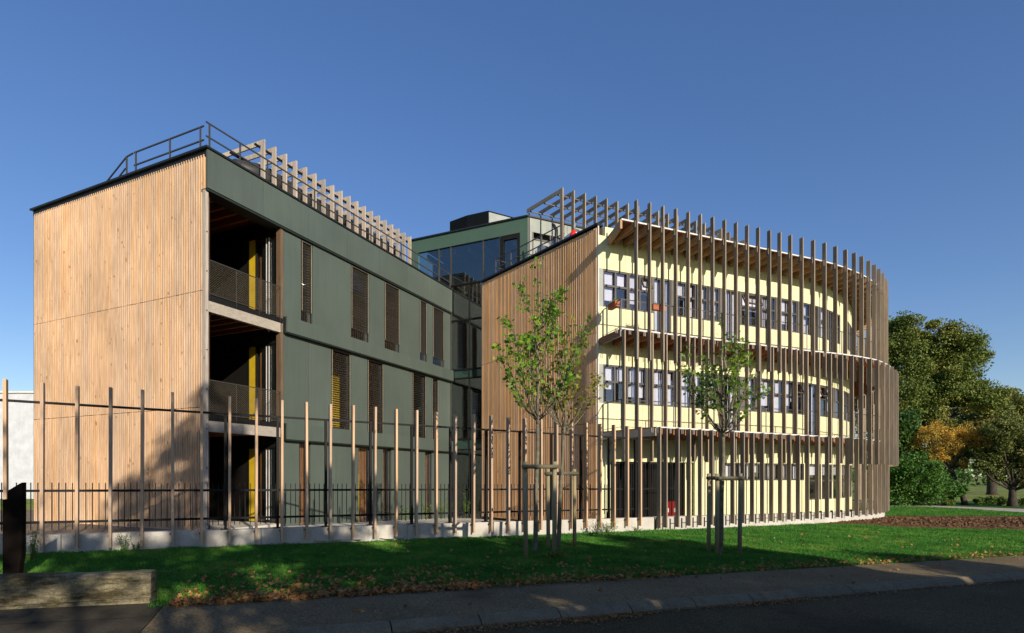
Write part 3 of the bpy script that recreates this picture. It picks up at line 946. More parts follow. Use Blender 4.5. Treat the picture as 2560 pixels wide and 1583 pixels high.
# lit yellow pendant strips inside the stair hall
em, nt, b = new_mat('lamp_glow'); b.inputs['Base Color'].default_value = (0.8, .6, .1, 1); b.inputs['Emission Color'].default_value = (1, .72, .12, 1); b.inputs['Emission Strength'].default_value = 1.1
for (yy, zz, xx_) in ((-0.35, 9.35, .8), (-0.9, 8.95, 1.4), (-1.15, 8.9, 1.6), (-1.35, 9.0, 1.5), (-1.6, 8.85, 1.3), (-1.8, 8.9, 1.4)):
    AF.box('lamp', at, (X0 + xx_, X0 + xx_ + .05), (yy - .05, yy + .05), (zz - .02, zz + random.uniform(.12, .35)), em)
# plant room box on its roof
pb_c = Vector(((1221 - 1280) / FP * 29.0, 29.0, 0))
PB = Frame(pb_c.x, pb_c.y, AF.a)
zt_ = 15.13
Lb = 0.0
for k_ in range(400):
    p = PB.p(0, Lb)
    if 1280 + FP * p.x / p.y < 1119: break
    Lb += 0.02
pp = [PB.p(0, 0), PB.p(0.0, Lb * 0.5), PB.p(0.25, Lb), PB.p(3, Lb), pb_c + sd * 2.2 + AF.x * 2, pb_c + Vector((0.86, .5, 0)).normalized() * 2.4]
pp = [PB.p(0, 0)] + [pb_c + Vector((0.86, .5, 0)).normalized() * 2.2, pb_c + Vector((0.86, .5, 0)).normalized() * 2.2 + AF.x * 2, PB.p(3, Lb), PB.p(.25, Lb), PB.p(0, Lb * .52)]
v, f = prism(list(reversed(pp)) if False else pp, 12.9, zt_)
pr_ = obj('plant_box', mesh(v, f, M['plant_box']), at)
q0 = pb_c; q1 = pb_c + Vector((0.86, .5, 0)).normalized() * 2.2
nn = Vector((.5, -.86, 0)).normalized() * 0.01
beam('plant_box_side', at, q0.lerp(q1, .01) + nn + Vector((0, 0, 14.0)), q1 + nn + Vector((0, 0, 14.0)), .02, 2.1, M['grey_panel'])

# ------------------------------------------------------------------ RIGHT WING
rw = thing('curved_school_wing', 'curved lime rendered wing wrapped in vertical timber slats and gallery decks', 'building', (8, 24, -0.4))
# core
cp = [WC.at(a, -0.62) for a in np.arange(0.6, WC.L, 0.5)]
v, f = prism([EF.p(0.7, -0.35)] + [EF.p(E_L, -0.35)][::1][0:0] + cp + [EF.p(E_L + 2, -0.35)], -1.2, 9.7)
obj('core', mesh(v, f, M['dark']), rw)
rp = [WC.at(a, 0.0) for a in np.arange(0.32, WC.L, 0.3)]
v, f = prism(rp + [D0 + Vector((0.8, 1.0, 0)), D0 + Vector((.3, .2, 0))], 9.80, 10.12)
obj('roof', mesh(v, f, M['yellow']), rw)
EF.box('wall_backing', rw, (0.05, E_L), (-0.30, -0.05), (-1.0, 10.1), M['backing'])
nb2 = 73
battens(rw, bm_r, EF.p(0.02, -0.05), EF.x, EF.y, nb2, (E_L - 0.02) / nb2, [(-0.35, 3.285), (3.30, 6.40), (6.415, 10.05)], wdt=0.064, dep=0.058)
EF.box('coping', rw, (-0.04, E_L + .02), (-0.25, 0.05), (10.121, 10.19), M['coping'])
EF.box('corner_board', rw, (-0.035, 0.008), (-0.05, -0.004), (-0.5, 10.1), M['zinc'])

# yellow render panels and windows
def ypanel(a0, a1, z0, z1, mat='yellow'):
    return cpart('wall_panel', rw, WC, a0 + 0.004, a1 - 0.004, -0.06, 0.0, z0, z1, M[mat])
def panel_run(a0, a1, z0, z1, step=1.15):
    n = max(1, int(round((a1 - a0) / step)))
    for i in range(n):
        ypanel(a0 + (a1 - a0) * i / n, a0 + (a1 - a0) * (i + 1) / n, z0, z1)
def window(a0, a1, z0, z1, split=None, transom=None, tilt=None, sky_sheet=1.0, pane='glass', tall=False):
    p0 = WC.at(a0); p1 = WC.at(a1)
    fr_ = Frame(p0.x, p0.y, math.atan2(p1.y - p0.y, p1.x - p0.x)); L = (p1 - p0).length
    t = 0.055; yi, yo = 0.10, 0.02      # y is to the left = inward
    mb = MB()
    mb.fbox(fr_, (0.004, t), (yo, yi), (z0, z1)); mb.fbox(fr_, (L - t, L - .004), (yo, yi), (z0, z1))
    mb.fbox(fr_, (t, L - t), (yo, yi), (z0, z0 + t)); mb.fbox(fr_, (t, L - t), (yo, yi), (z1 - t, z1))
    cells_x = [t, L - t]
    if split: 
        for s_ in split:
            mb.fbox(fr_, (L * s_ - .03, L * s_ + .03), (yo + .002, yi - .002), (z0 + t, z1 - t)); cells_x.insert(-1, L * s_)
    cells_z = [z0 + t, z1 - t]
    if transom:
        mb.fbox(fr_, (t, L - t), (yo + .004, yi - .004), (transom - .035, transom + .035)); cells_z = [z0 + t, transom, z1 - t]
    wo = mb.obj('window', M['frame'], rw)
    for i in range(len(cells_x) - 1):
        for j in range(len(cells_z) - 1):
            xa, xb, za, zb = cells_x[i] + (.03 if i else 0), cells_x[i + 1] - (.03 if i < len(cells_x) - 2 else 0), cells_z[j] + (.035 if j else 0), cells_z[j + 1] - (.035 if (transom and j == 0) else 0)
            if tilt is not None and j == len(cells_z) - 2 and i in tilt:
                # awning sash swung outward
                c = fr_.p((xa + xb) / 2, 0.05, zb)
                hgt = zb - za
                mm = Matrix.Translation(c) @ Matrix.Rotation(fr_.a, 4, 'Z') @ Matrix.Rotation(R(-24), 4, 'X')
                sm = MB()
                for (xr, zr) in (((xa, xa + .045), (-hgt, 0)), ((xb - .045, xb), (-hgt, 0)), ((xa + .045, xb - .045), (-hgt, -hgt + .05)), ((xa + .045, xb - .045), (-.05, 0))):
                    cc = Vector(((xr[0] + xr[1]) / 2 - (xa + xb) / 2, 0, (zr[0] + zr[1]) / 2))
                    sm.m(mm @ Matrix.Translation(cc) @ Matrix.Diagonal((xr[1] - xr[0], .045, zr[1] - zr[0], 1)))
                so = sm.obj('sash', M['frame'], wo)
                obj('pane', cube(M['glass']), wo, mm @ Matrix.Translation((0, 0, -hgt / 2)) @ Matrix.Diagonal((xb - xa - .09, .008, hgt - .1, 1)))
            else:
                fr_.box('pane', wo, (xa, xb), (0.055, 0.063), (za, zb), M[pane])
    if sky_sheet > 0:
        zb_ = z1 - .03 - (z1 - z0 - .06) * sky_sheet
        n = max(1, len(cells_x) - 1)
        for i in range(n):
            k = 1.0 if random.random() < .8 else random.uniform(.45, .8)
            if tall and random.random() < .5: continue
            fr_.box('sky_reflection_sheet', wo, (cells_x[i] + .02, cells_x[i + 1] - .02), (0.17, 0.178), (z1 - .03 - (z1 - z0 - .06) * sky_sheet * k, z1 - .03), M['sky_sheet'])  # pale sheet behind the glass imitates a sky reflection
    return wo
def au(u):
    return WC.find(u)
ZF = {2: (6.25, 7.34, 8.65, 9.80), 1: (3.00, 3.99, 5.33, 6.10)}
AM = WC.amax()
wins2 = [(1508, 1571, 'w'), (1571.5, 1630, 'o'), (1634, 1678, 'd'), (1690, 1741, 'w'), (1743, 1770, 'n'), (1772, 1800, 'n'), (1811, 1850, 'd'), (1853, 1903, 'O'), (1904, 1940, 'w'), (1951, 1994, 'w'), (2006, 2026, 'n'), (2028, 2045, 'd'), (2052, 2070, 'n'), (2072, 2084, 'd'), (2090, 2101, 'w')]
wins1 = [(1508, 1567, 'w'), (1568, 1618, 'w'), (1631, 1688, 'w'), (1700, 1755, 'w'), (1758, 1795, 'n'), (1808, 1850, 'd'), (1868, 1888, 'n'), (1897, 1930, 'n'), (1931, 1960, 'w'), (1962, 2006, 'o'), (2018, 2043, 'd'), (2045, 2066, 'O'), (2068, 2082, 'w'), (2090, 2101, 'w')]
for fl, wins in ((2, wins2), (1, wins1)):
    zd, zs, zh, ztp = ZF[fl]
    a_prev = 0.0
    ival = [(au(x), au(y), k) for x, y, k in wins]
    # beyond the visible turn of the wall the rhythm goes on
    last = ival[-1][1]
    a = last + 0.5
    while a < WC.L - 2.2:
        ival.append((a, a + 1.1, 'w' if int(a) % 3 else 'd')); a += 1.45
    # head band of panels all along
    panel_run(0.0, WC.L, zh + .003, ztp, 1.15)
    for (a0, a1, k) in ival:
        door = k == 'd'
        # infill panel between windows
        if a0 - a_prev > 0.05:
            ypanel(a_prev, a0, zs, zh, 'infill' if a0 - a_prev < .42 else 'yellow') if not (a_prev == 0.0) else ypanel(a_prev, a0, zs, zh, 'grey_panel')
        if door:
            window(a0, a1, zd + .03, zh, [0.42], None, None, .95, tall=True)
        else:
            L = a1 - a0
            spl = [0.5] if L > 0.75 and k != 'n' else None
            if L > 1.25: spl = [0.36, 0.72]
            tl = None
            if k == 'o': tl = {len(spl or []) }
            if k == 'O': tl = set(range(len(spl or []) + 1))
            window(a0, a1, zs, zh, spl if k != 'O' else None, zs + .76, {0} if k == 'O' else tl, random.choice([1, 1, 1, .8]) if k != 'O' else 0.5)
        a_prev = a1
    if WC.L - a_prev > .1: ypanel(a_prev, WC.L, zs, zh)
    # sill panels between doors
    ds = [(a0, a1) for a0, a1, k in ival if k == 'd']
    cur = 0.0
    for a0, a1 in ds + [(WC.L, WC.L)]:
        if a0 - cur > .1: panel_run(cur, a0, zd - 0.15, zs - .003, 0.95)
        cur = a1
# ground floor: recess with barred gates, then render with high strip windows
aL0, aL1 = au(1527), au(1736)
ypanel(0.0, aL0, -0.5, 1.95)
panel_run(0.0, WC.L, 1.953, 3.0, 1.6)
rec = MB()
cpart('recess_back', rw, WC, aL0, aL1, -0.60, -0.55, -0.6, 1.95, M['dark'])
cpart('recess_side', rw, WC, aL1 - .35, aL1 - .004, -0.5, -0.10, -0.5, 1.94, M['yellow'])
gate = MB()
for a in np.arange(aL0 + .08, aL1 - .38, 0.075):
    p = WC.at(a, -0.06)
    gate.beam((p.x, p.y, -0.3), (p.x, p.y, 1.92), 0.022, 0.022)
for z in (-0.2, 1.0, 1.9):
    for a in np.arange(aL0 + .04, aL1 - .5, 0.4):
        p, q = WC.at(a, -0.075, z), WC.at(a + .4, -0.075, z); gate.beam(p, q, .03, .04)
gate.obj('barred_gate', M['steel'], rw)
for uu in (1678, 1697):
    a = au(uu)
    p = WC.at(a, -0.36)
    fr_ = Frame(p.x, p.y, WC.ang(a))
    bx = thing('hose_cabinet' if uu == 1678 else 'bin', 'red metal cabinet behind the barred gate, left one' if uu == 1678 else 'red box behind the barred gate, right one', 'cabinet', p + Vector((0, 0, -0.3)), 'red boxes behind the gate')
    fr_.box('body', bx, (-.14, .14), (-.14, .1), (-0.3, .45), M['red_dim']); fr_.box('lid', bx, (-.15, .15), (-.15, .11), (.451, .5), M['red_dim']); fr_.box('label_plate', bx, (-.06, .06), (-.146, -.141), (.1, .25), M['zinc'])
g0a = au(1812); g1a = au(2010); g2a = au(2020)
panel_run(aL1, g0a, -0.5, 1.95, 1.0)
panel_run(g0a, g1a, -0.5, 1.27, 1.0)
n = 6
for i in range(n):
    window(g0a + (g1a - g0a) * i / n, g0a + (g1a - g0a) * (i + 1) / n - .02, 1.275, 1.95, [0.55], None, None, 1)
ypanel(g1a, g2a, -0.5, 1.95)
a = g2a
while a < WC.L - 1.2:
    window(a, a + 0.95, 0.45, 1.95, None, 1.25, None, .3)
    ypanel(a, a + .95, -0.5, 0.447)
    if a + 1.0 < WC.L: ypanel(a + .95, a + 1.05, -0.5, 1.95)
    a += 1.05
# white plinth under the slats
plinth = cpart('plinth', rw, GC, 0.0, GC.L, -0.30, -0.03, lambda x: gz(x) - 0.35, lambda x: max(-0.02, 0.242 - 0.0175 * x), M['concrete'], label='pale concrete plinth the slats stand on')

# decks: zinc edge, boards, joists, slats
def deck(cv, start_off_pts, z, name, thick=0.05, mat='soffit'):
    pass
def ring_deck(cv, z, ai0, name):
    """deck between the wall curve and an outer curve, starting near the end wall"""
    n = 150
    inner = [WC.at(ai0 + (WC.L - ai0) * i / n, -0.02) for i in range(n + 1)]
    outer = []
    for i in range(n + 1):
        outer.append(cv.at(cv.L * (i / n) if True else 0, 0.0))
    # match outer points to inner points by arc fraction of heading
    poly = inner + list(reversed(outer))
    v = []; f = []
    for k, zz in ((0, z - .045), (1, z)):
        v += [(p.x, p.y, zz) for p in inner]; v += [(p.x, p.y, zz) for p in outer]
    N = n + 1
    for i in range(n):
        f.append((2 * N + i, 3 * N + i, 3 * N + i + 1, 2 * N + i + 1))
        f.append((i, i + 1, N + i + 1, N + i))
        f.append((N + i, N + i + 1, 3 * N + i + 1, 3 * N + i))
    f.append((0, N, 3 * N, 2 * N))
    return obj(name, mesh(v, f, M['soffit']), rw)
ring_deck(TC, 9.80, 0.42, 'eave_deck')
ring_deck(MC, 6.25, 0.13, 'gallery_deck')
ring_deck(GC, 2.98, 0.10, 'gallery_deck')
for cv, z, nm in ((TC, 9.80, 'eave_edge'), (MC, 6.25, 'deck_edge'), (GC, 2.98, 'deck_edge')):
    cpart(nm, rw, cv, 0, cv.L, 0.002, 0.020, z - .03, z + .014, M['zinc'], .3)
# side beams closing each deck on the left
beam('side_beam', rw, WC.at(0.47, .0, 9.64), TC.at(0.0, .0, 9.64), .07, .30, M['joist2'])
beam('side_beam', rw, WC.at(0.13, .0, 6.10), MC.at(0.0, .0, 6.10), .06, .22, M['beam'])
beam('side_beam', rw, WC.at(0.13, .0, 2.82), GC.at(0.0, .0, 2.82), .06, .24, M['beam'])
def inner_point(p, off=0.0):
    d = np.hypot(WC.P[:, 0] - p.x, WC.P[:, 1] - p.y)
    a = float(WC.S[int(np.argmin(d))])
    return WC.at(a, off)
us_T = [1440 + .41 * x for x in (357, 438, 518, 597, 673, 746, 821, 893, 963, 1031, 1098, 1166, 1229, 1294, 1363, 1433, 1502)] + [1920 + .41 * x for x in (397, 458, 511, 556, 599, 633, 661, 685, 701)]
us_M = [1552, 1588.8, 1625.3, 1660, 1694.6, 1729.5, 1763.5, 1798, 1832, 1862.7, 1893, 1925, 1955.5, 1984, 2011, 2041, 2069.8, 2097.5, 2123.8, 2147.5, 2168.5, 2186.5, 2200.9, 2212.7, 2223.4, 2231]
us_G = [1627.5, 1658.6, 1688.4, 1717, 1745, 1773, 1797, 1826, 1851, 1875, 1900, 1923, 1945, 1967.3, 1989.5, 2012.7, 2037, 2062, 2089.6, 2112.8, 2135.9, 2154, 2170.6, 2183, 2193.3, 2202.6, 2210]
def positions(cv, us, step):
    out = []
    for u in us:
        a = cv.find(u)
        if a is None: a = 0.04 if not out else None
        if a is None: break
        if out and a - out[-1] < 0.2: continue
        out.append(a)
    a = out[-1] + step
    while a < cv.L - .1:
        out.append(a); a += step
    return out
def slats(cv, us, z0, z1, zj, step, name, ends):
    for i, a in enumerate(positions(cv, us, step)):
        p = cv.at(a, 0.085); ang = cv.ang(a)
        jit = random.uniform(-.008, .008)
        zz0 = z0 + random.uniform(-.012, .012); zz1 = z1 + random.uniform(-.012, .012)
        m = Matrix.Translation((p.x, p.y, (zz0 + zz1) / 2)) @ Matrix.Rotation(ang + jit, 4, 'Z') @ Matrix.Diagonal((.041, .155, zz1 - zz0, 1))
        obj('timber_slat', cube(M['slat']), rw, m)
        fr_ = Frame(cv.at(a).x, cv.at(a).y, ang)
        if zj:
            q = inner_point(cv.at(a), -0.3 if zj > 9 else 0.0)
            o_ = cv.at(a, -0.01)
            t_ = Vector((math.cos(ang), math.sin(ang), 0)) * 0.048
            for sg in (-1, 1):
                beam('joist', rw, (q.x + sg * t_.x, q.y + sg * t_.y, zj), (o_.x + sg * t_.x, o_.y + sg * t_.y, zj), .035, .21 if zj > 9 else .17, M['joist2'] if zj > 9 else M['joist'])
            if zj > 9:
                fr_.box('clamp_block', rw, (-.05, -.026), (-.10, .10), (zj - .08, zj + .13), M['slat'])
                fr_.box('clamp_block', rw, (.026, .05), (-.10, .10), (zj - .08, zj + .13), M['slat'])
            else:
                fr_.box('deck_cleat', rw, (-.30, -.285), (-.07, -.024), (zj - .05, zj + .10), M['pergola'])
                fr_.box('deck_cleat', rw, (-.24, -.225), (-.07, -.024), (zj - .05, zj + .10), M['pergola'])
slats(TC, us_T, 5.26, 10.46, 9.66, .6, 'slat', 1)
slats(MC, us_M, 1.93, 6.20, 6.11, .62, 'slat', 1)
slats(GC, us_G, -0.16, 2.96, 2.84, .6, 'slat', 1)
# anchor plates at the foot of the ground row
for a in positions(GC, us_G, .6)[::1]:
    p = GC.at(a - .22, 0.0); fr_ = Frame(p.x, p.y, GC.ang(a))
    fr_.box('anchor_plate', rw, (-.006, .006), (-.02, .09), (-0.22, 0.10), M['rail'])
    fr_.box('anchor_pin', rw, (0, .2), (.0, .015), (-.06, -.045), M['rail'])
# long battens under the eave and decks
for cv, z, off in ((TC, 9.735, -.3), (TC, 9.735, -.62), (TC, 9.735, -.95), (MC, 6.19, -.4), (MC, 6.19, -.85)):
    pass
# balustrades along the galleries
def cv_bal(cv, z, end_from):
    mb = MB(); top = z + 0.96
    n = 120
    for i in range(n):
        a, b_ = cv.L * i / n, cv.L * (i + 1) / n
        mb.beam(cv.at(a, -.03, top), cv.at(b_, -.03, top), .022, .028)
        mb.beam(cv.at(a, -.03, z + .07), cv.at(b_, -.03, z + .07), .014, .014)
    a = 0.02
    while a < cv.L:
        p = cv.at(a, -.03); mb.beam((p.x, p.y, z), (p.x, p.y, top), .028, .028); a += 2.1
    c = cv.at(0.02, -.03); e = end_from
    mb.beam((c.x, c.y, top), (e.x, e.y, top), .022, .028); mb.beam((e.x, e.y, z), (e.x, e.y, top), .028, .028)
    mb.beam((c.x, c.y, z + .07), (e.x, e.y, z + .07), .014, .014)
    o_ = mb.obj('balustrade', M['rail'], rw)
    net('wire_net', o_, lambda a: cv.at(a, -.03), cv.L * .62, z + .07, top, 0.085, 0.0016)
cv_bal(TC, 6.25, WC.at(0.22, .04)); cv_bal(MC, 2.98, WC.at(0.22, .04))

# roof of the right wing: railing, pergola, ducts
railing(rw, 'roof_railing', [EF.p(6.2, -0.10), EF.p(1.8, -0.10)], 10.19, 0.66, [EF.p(x, -0.10) for x in (6.2, 5.1, 4.05, 3.1, 2.2)])
mb = MB()
for zz in (10.85, 10.52): mb.beam(EF.p(6.2, -.10, zz), EF.p(6.2, -1.2, zz), .03, .035)
mb.obj('roof_railing', M['rail'], rw)
rdir = EF.x
ptop = 12.18
nP = 24
us_P = [1407.7, 1435.6, 1463.5, 1492, 1518, 1545, 1571, 1597, 1622, 1647, 1671, 1695, 1719, 1742, 1764, 1784, 1805, 1825, 1844, 1862]
vt_P = [468.9, 475.9, 482.8, 489.4, 496.4, 502.5, 508.7, 515, 521, 527, 532, 539, 545.5, 552, 557, 562, 570, 579, 590, 600]
pp = []
for u, vv in zip(us_P, vt_P):
    y = FP * (ptop - CZ) / (HZ - vv); pp.append(Vector(((u - 1280) / FP * y, y, 0)))
# smooth the line of posts
for _ in range(3):
    pp = [pp[0]] + [(pp[i - 1] + pp[i] * 2 + pp[i + 1]) / 4 for i in range(1, len(pp) - 1)] + [pp[-1]]
for i, p in enumerate(pp):
    d = (pp[min(i + 1, len(pp) - 1)] - pp[max(i - 1, 0)]).normalized()
    rd = EF.x.lerp(Vector((-d.y, d.x, 0)), min(1, i / 10)).normalized()
    ang = math.atan2(rd.y, rd.x)
    fr_ = Frame(p.x, p.y, ang)
    fr_.box('pergola_post', rw, (-.0, .15), (-.022, .022), (10.12, ptop), M['slat'])
    fr_.box('pergola_rafter', rw, (.152, 2.15), (-.022, .022), (ptop - .14, ptop), M['slat'])
    if i % 1 == 0 and i < 12:
        fr_.box('pergola_stay', rw, (2.0, 2.04), (-.02, .02), (10.12, ptop - .19), M['rail'])
    if i < len(pp) - 1:
        q = pp[i + 1]; rq = rd
        for off in (0.3, 1.1, 1.95):
            beam('pergola_rail', rw, p + rd * off + Vector((0, 0, ptop - .165)), q + rq * off + Vector((0, 0, ptop - .165)), .035, .04, M['rail'])
# silver ducts and red cowl
du = thing('roof_ducts', 'silver ventilation ducts on the roof behind the curved wing end wall', 'duct', EF.p(3.5, -1.1, 10.12))
mb = MB(); mb.tube([EF.p(3.4, -1.1, 10.5), EF.p(3.4, -1.1, 11.0)], .17, 14); mb.tube([EF.p(4.3, -1.3, 10.7), EF.p(3.4, -1.15, 10.72), EF.p(2.0, -0.95, 10.78)], .17, 14)
mb.obj('duct', M['silver'], du, smooth=True)
mb = MB(); mb.tube([EF.p(3.9, -1.0, 10.12), EF.p(3.9, -1.0, 10.55), EF.p(3.95, -1.0, 10.75), EF.p(4.2, -.9, 10.85)], .19, 14); mb.obj('elbow', M['silver'], du, smooth=True)
mb = MB(); mb.tube([EF.p(3.2, -0.9, 10.12), EF.p(3.15, -0.9, 11.3), EF.p(3.4, -.95, 11.6)], .07, 10); mb.obj('black_pipe', M['duct'], du, smooth=True)
mb = MB(); mb.tube([EF.p(1.75, -0.6, 10.3), EF.p(0.9, -0.75, 10.4)], [.2, .27], 14); mb.obj('tank', M['silver'], du, smooth=True)
mb = MB(); mb.tube([EF.p(4.5, -.9, 10.12), EF.p(4.5, -.9, 10.5)], .22, 14); mb.obj('cowl', M['duct'], du, smooth=True)
rc = thing('red_cowl', 'small red cone shaped cover on the roof beside the pergola', 'cowl', EF.p(1.72, -0.28, 10.12))
mb = MB(); mb.tube([EF.p(1.55, -0.3, 10.1), EF.p(1.55, -0.3, 10.35), EF.p(1.5, -0.3, 10.55)], [.15, .13, .07], 12); mb.obj('cone', M['red'], rc, smooth=True)
mb = MB(); mb.tube([EF.p(1.5, -0.3, 10.55), EF.p(1.45, -0.3, 10.78)], [.05, .04], 8); mb.obj('tip', M['white_panel'], rc, smooth=True)

# flower boxes on the balcony rails
def leafcloud(centers, size, mat, name, parent=None, aspect=0.6, kind='stuff', up=0.0, shape='quad'):
    c = np.asarray(centers, float); n = len(c)
    a = rng.normal(size=(n, 3)); a[:, 2] += up; a /= np.linalg.norm(a, axis=1)[:, None]
    b = rng.normal(size=(n, 3)); b -= (b * a).sum(1)[:, None] * a; b /= np.linalg.norm(b, axis=1)[:, None]
    t = np.cross(a, b)
    s = size * rng.uniform(.6, 1.25, n)[:, None]
    if shape == 'quad':
        v = np.stack([c - b * s * .5, c + t * s * aspect * .5, c + b * s * .5, c - t * s * aspect * .5], 1); k = 4
    elif shape == 'tri':
        v = np.stack([c - b * s * .5 - t * s * .35, c - b * s * .4 + t * s * .4, c + b * s * .55], 1); k = 3
    else:      # lobed leaf
        ang = [(-90, .12), (-50, .50), (-28, .30), (10, .56), (38, .32), (90, .62), (142, .32), (170, .56), (208, .30), (230, .50)]
        fold = a * s * .08
        v = np.stack([c + (b * math.sin(R(g)) + t * math.cos(R(g))) * s * r_ + fold * (abs(math.cos(R(g)))) for g, r_ in ang], 1); k = 10
    me = bpy.data.meshes.new(name)
    me.vertices.add(n * k); me.vertices.foreach_set('co', v.reshape(-1))
    me.loops.add(n * k); me.loops.foreach_set('vertex_index', np.arange(n * k))
    me.polygons.add(n); me.polygons.foreach_set('loop_start', np.arange(n) * k); me.polygons.foreach_set('loop_total', np.full(n, k))
    me.materials.append(mat); me.update(calc_edges=True)
    return obj(name, me, parent, kind=kind)

for (label, c, ang) in (('terracotta flower box on the left end rail of the upper gallery', WC.at(.2).lerp(MC.at(.02), .60) + Vector((0, 0, 7.12)), math.atan2((MC.at(0) - WC.at(.2)).y, (MC.at(0) - WC.at(.2)).x)),
                        ('terracotta flower box on the upper gallery front rail behind the third slat', MC.at(MC.find(1651), -.12) + Vector((0, 0, 7.10)), H0)):
    t = thing('flower_box', label, 'flower box', c, 'flower boxes on the upper gallery')
    fr_ = Frame(c.x, c.y, ang)
    mb = MB(); mb.fbox(fr_, (-.25, .25), (-.08, .08), (c.z - .07, c.z + .07)); mb.fbox(fr_, (-.26, .26), (-.09, .09), (c.z + .071, c.z + .105)); mb.obj('box', M['terracotta'], t)
    cs = [fr_.p(random.uniform(-.28, .28), random.uniform(-.08, .08), c.z + .1 + abs(random.gauss(0, .06))) for _ in range(160)]
    leafcloud(cs, .05, M['weed'], 'plant', t)

# ------------------------------------------------------------------ FENCE
zs_ = lambda n: 0.37 - 0.0068 * n                   # top of the retaining wall
fdir = (FN(30) - FN(0)).normalized(); fang = math.atan2(fdir.y, fdir.x)
FR = Frame(FN(0).x, FN(0).y, fang); FS = (FN(1) - FN(0)).length
rwall = thing('retaining_wall', 'low pale concrete wall along the lawn under the timber fence', 'wall', FN(10) + Vector((0, 0, -0.2)))
seg = [-14, -6, 1.5, 8.2, 14.6, 20.9, 27.2, 30.3]
for i in range(len(seg) - 1):
    a, b = seg[i] + .012, seg[i + 1] - .012
    v = []
    for n_ in (a, b):
        x = n_ * FS
        for yy in (0.03, 0.25):
            p = FR.p(x, yy)
            v += [(p.x, p.y, gz(p.x) - .35), (p.x, p.y, zs_(n_))]
    f = [(0, 4, 5, 1), (2, 3, 7, 6), (1, 5, 7, 3), (0, 2, 6, 4), (0, 1, 3, 2), (4, 6, 7, 5)]
    obj('concrete_panel', mesh(v, f, M['concrete']), rwall)
fe = thing('timber_fence', 'tall timber post fence with black steel railing standing along the lawn', 'fence', FN(12) + Vector((0, 0, 0)))
for n_ in range(-8, 30):
    zt_, zb_ = 3.15 - 0.0075 * n_ + random.uniform(-.012, .012), 0.10 - 0.0058 * n_ + random.uniform(-.01, .01)
    p = FR.p(n_ * FS, -0.06)
    m = Matrix.Translation((p.x, p.y, (zt_ + zb_) / 2)) @ Matrix.Rotation(fang + random.uniform(-.02, .02), 4, 'Z') @ Matrix.Rotation(random.uniform(-.004, .004), 4, 'Y') @ Matrix.Diagonal((.047, .14, zt_ - zb_, 1))
    obj('timber_post', cube(M['post']), fe, m)
    FR.box('bracket', fe, (n_ * FS - .05, n_ * FS - .026), (-.06, .12), (zs_(n_) - .05, zs_(n_) - .035), M['steel'])
def frail(z0, dzdn, y, hgt, n0=-8, n1=30):
    p = FR.p(n0 * FS, y, z0 + dzdn * n0); q = FR.p(n1 * FS, y, z0 + dzdn * n1)
    beam('rail', fe, p, q, .03, hgt, M['steel'])
frail(2.80, -0.0075, 0.045, .045); frail(1.18, -0.0045, 0.10, .045); frail(0.60, -0.0055, 0.10, .045)
for n_ in range(-8, 30):
    for k in range(1, 5):
        nn_ = n_ + k / 5 + (0.0 if k else 0)
        p = FR.p(nn_ * FS, 0.135)
        m = Matrix.Translation((p.x, p.y, (1.33 - .0045 * nn_ + .45 - .0055 * nn_) / 2)) @ Matrix.Rotation(fang, 4, 'Z') @ Matrix.Diagonal((.014, .014, .88, 1))
        obj('picket', cube(M['steel']), fe, m)
for n_ in [7, 9, 11, 13, 15, 17, 19, 21, 23, 25, 27, 29]:
    nn_ = n_ - 0.14
    p = FR.p(nn_ * FS, 0.075)
    zt_ = 2.80 - .0075 * n_; zb_ = zs_(n_)
    m = Matrix.Translation((p.x, p.y, (zt_ + zb_) / 2)) @ Matrix.Rotation(fang, 4, 'Z') @ Matrix.Diagonal((.05, .08, zt_ - zb_, 1))
    so = obj('steel_upright', cube(M['steel']), fe, m)
    FR.box('base_plate', fe, (nn_ * FS - .09, nn_ * FS + .09), (.04, .22), (zb_ + .001, zb_ + .015), M['steel'])
    FR.box('gusset', fe, (nn_ * FS - .008, nn_ * FS + .008), (.116, .19), (zb_ + .016, zb_ + .2), M['steel'])

# ------------------------------------------------------------------ low wall, black slab, white building
lwall = thing('low_wall', 'weathered mossy concrete block wall at the lower left by the driveway', 'wall', ROAD.p(-6, 0.1, 0))
c0 = on_ground(377, 1508)
LF = Frame(c0.x, c0.y, math.atan(0.33))
v, f = [], []
nxs = 60
pr = [(0, -.3), (0, .30), (.012, .335), (.05, .36), (.20, .365), (.235, .35), (.25, .31), (.25, -.3)]
for i in range(nxs + 1):
    x = -8 + 8 * i / nxs
    for j, (py, pz) in enumerate(pr):
        p = LF.p(x, py + random.uniform(-.006, .006)); v.append((p.x, p.y, gz(p.x) + pz + (random.uniform(-.008, .008) if pz > .2 else 0)))
k = len(pr)
for i in range(nxs):
    for j in range(k - 1):
        q = i * k + j
        f.append((q, q + k, q + k + 1, q + 1))
f.append(tuple(nxs * k + j for j in range(k))); f.append(tuple(reversed(range(k))))
obj('wall_block', mesh(v, f, M['old_concrete']), lwall)
LF.box('ledge', lwall, (-8, -0.0), (-.05, -.004), (gz(c0.x) - .25, gz(c0.x) + .07), M['old_concrete'])
0 and LF.box('new_coping', lwall, (-.34, .004), (-.004, .256), (.262 + gz(c0.x) + .09, .262 + gz(c0.x) + .118), M['concrete'], label='lighter newer end of the coping')

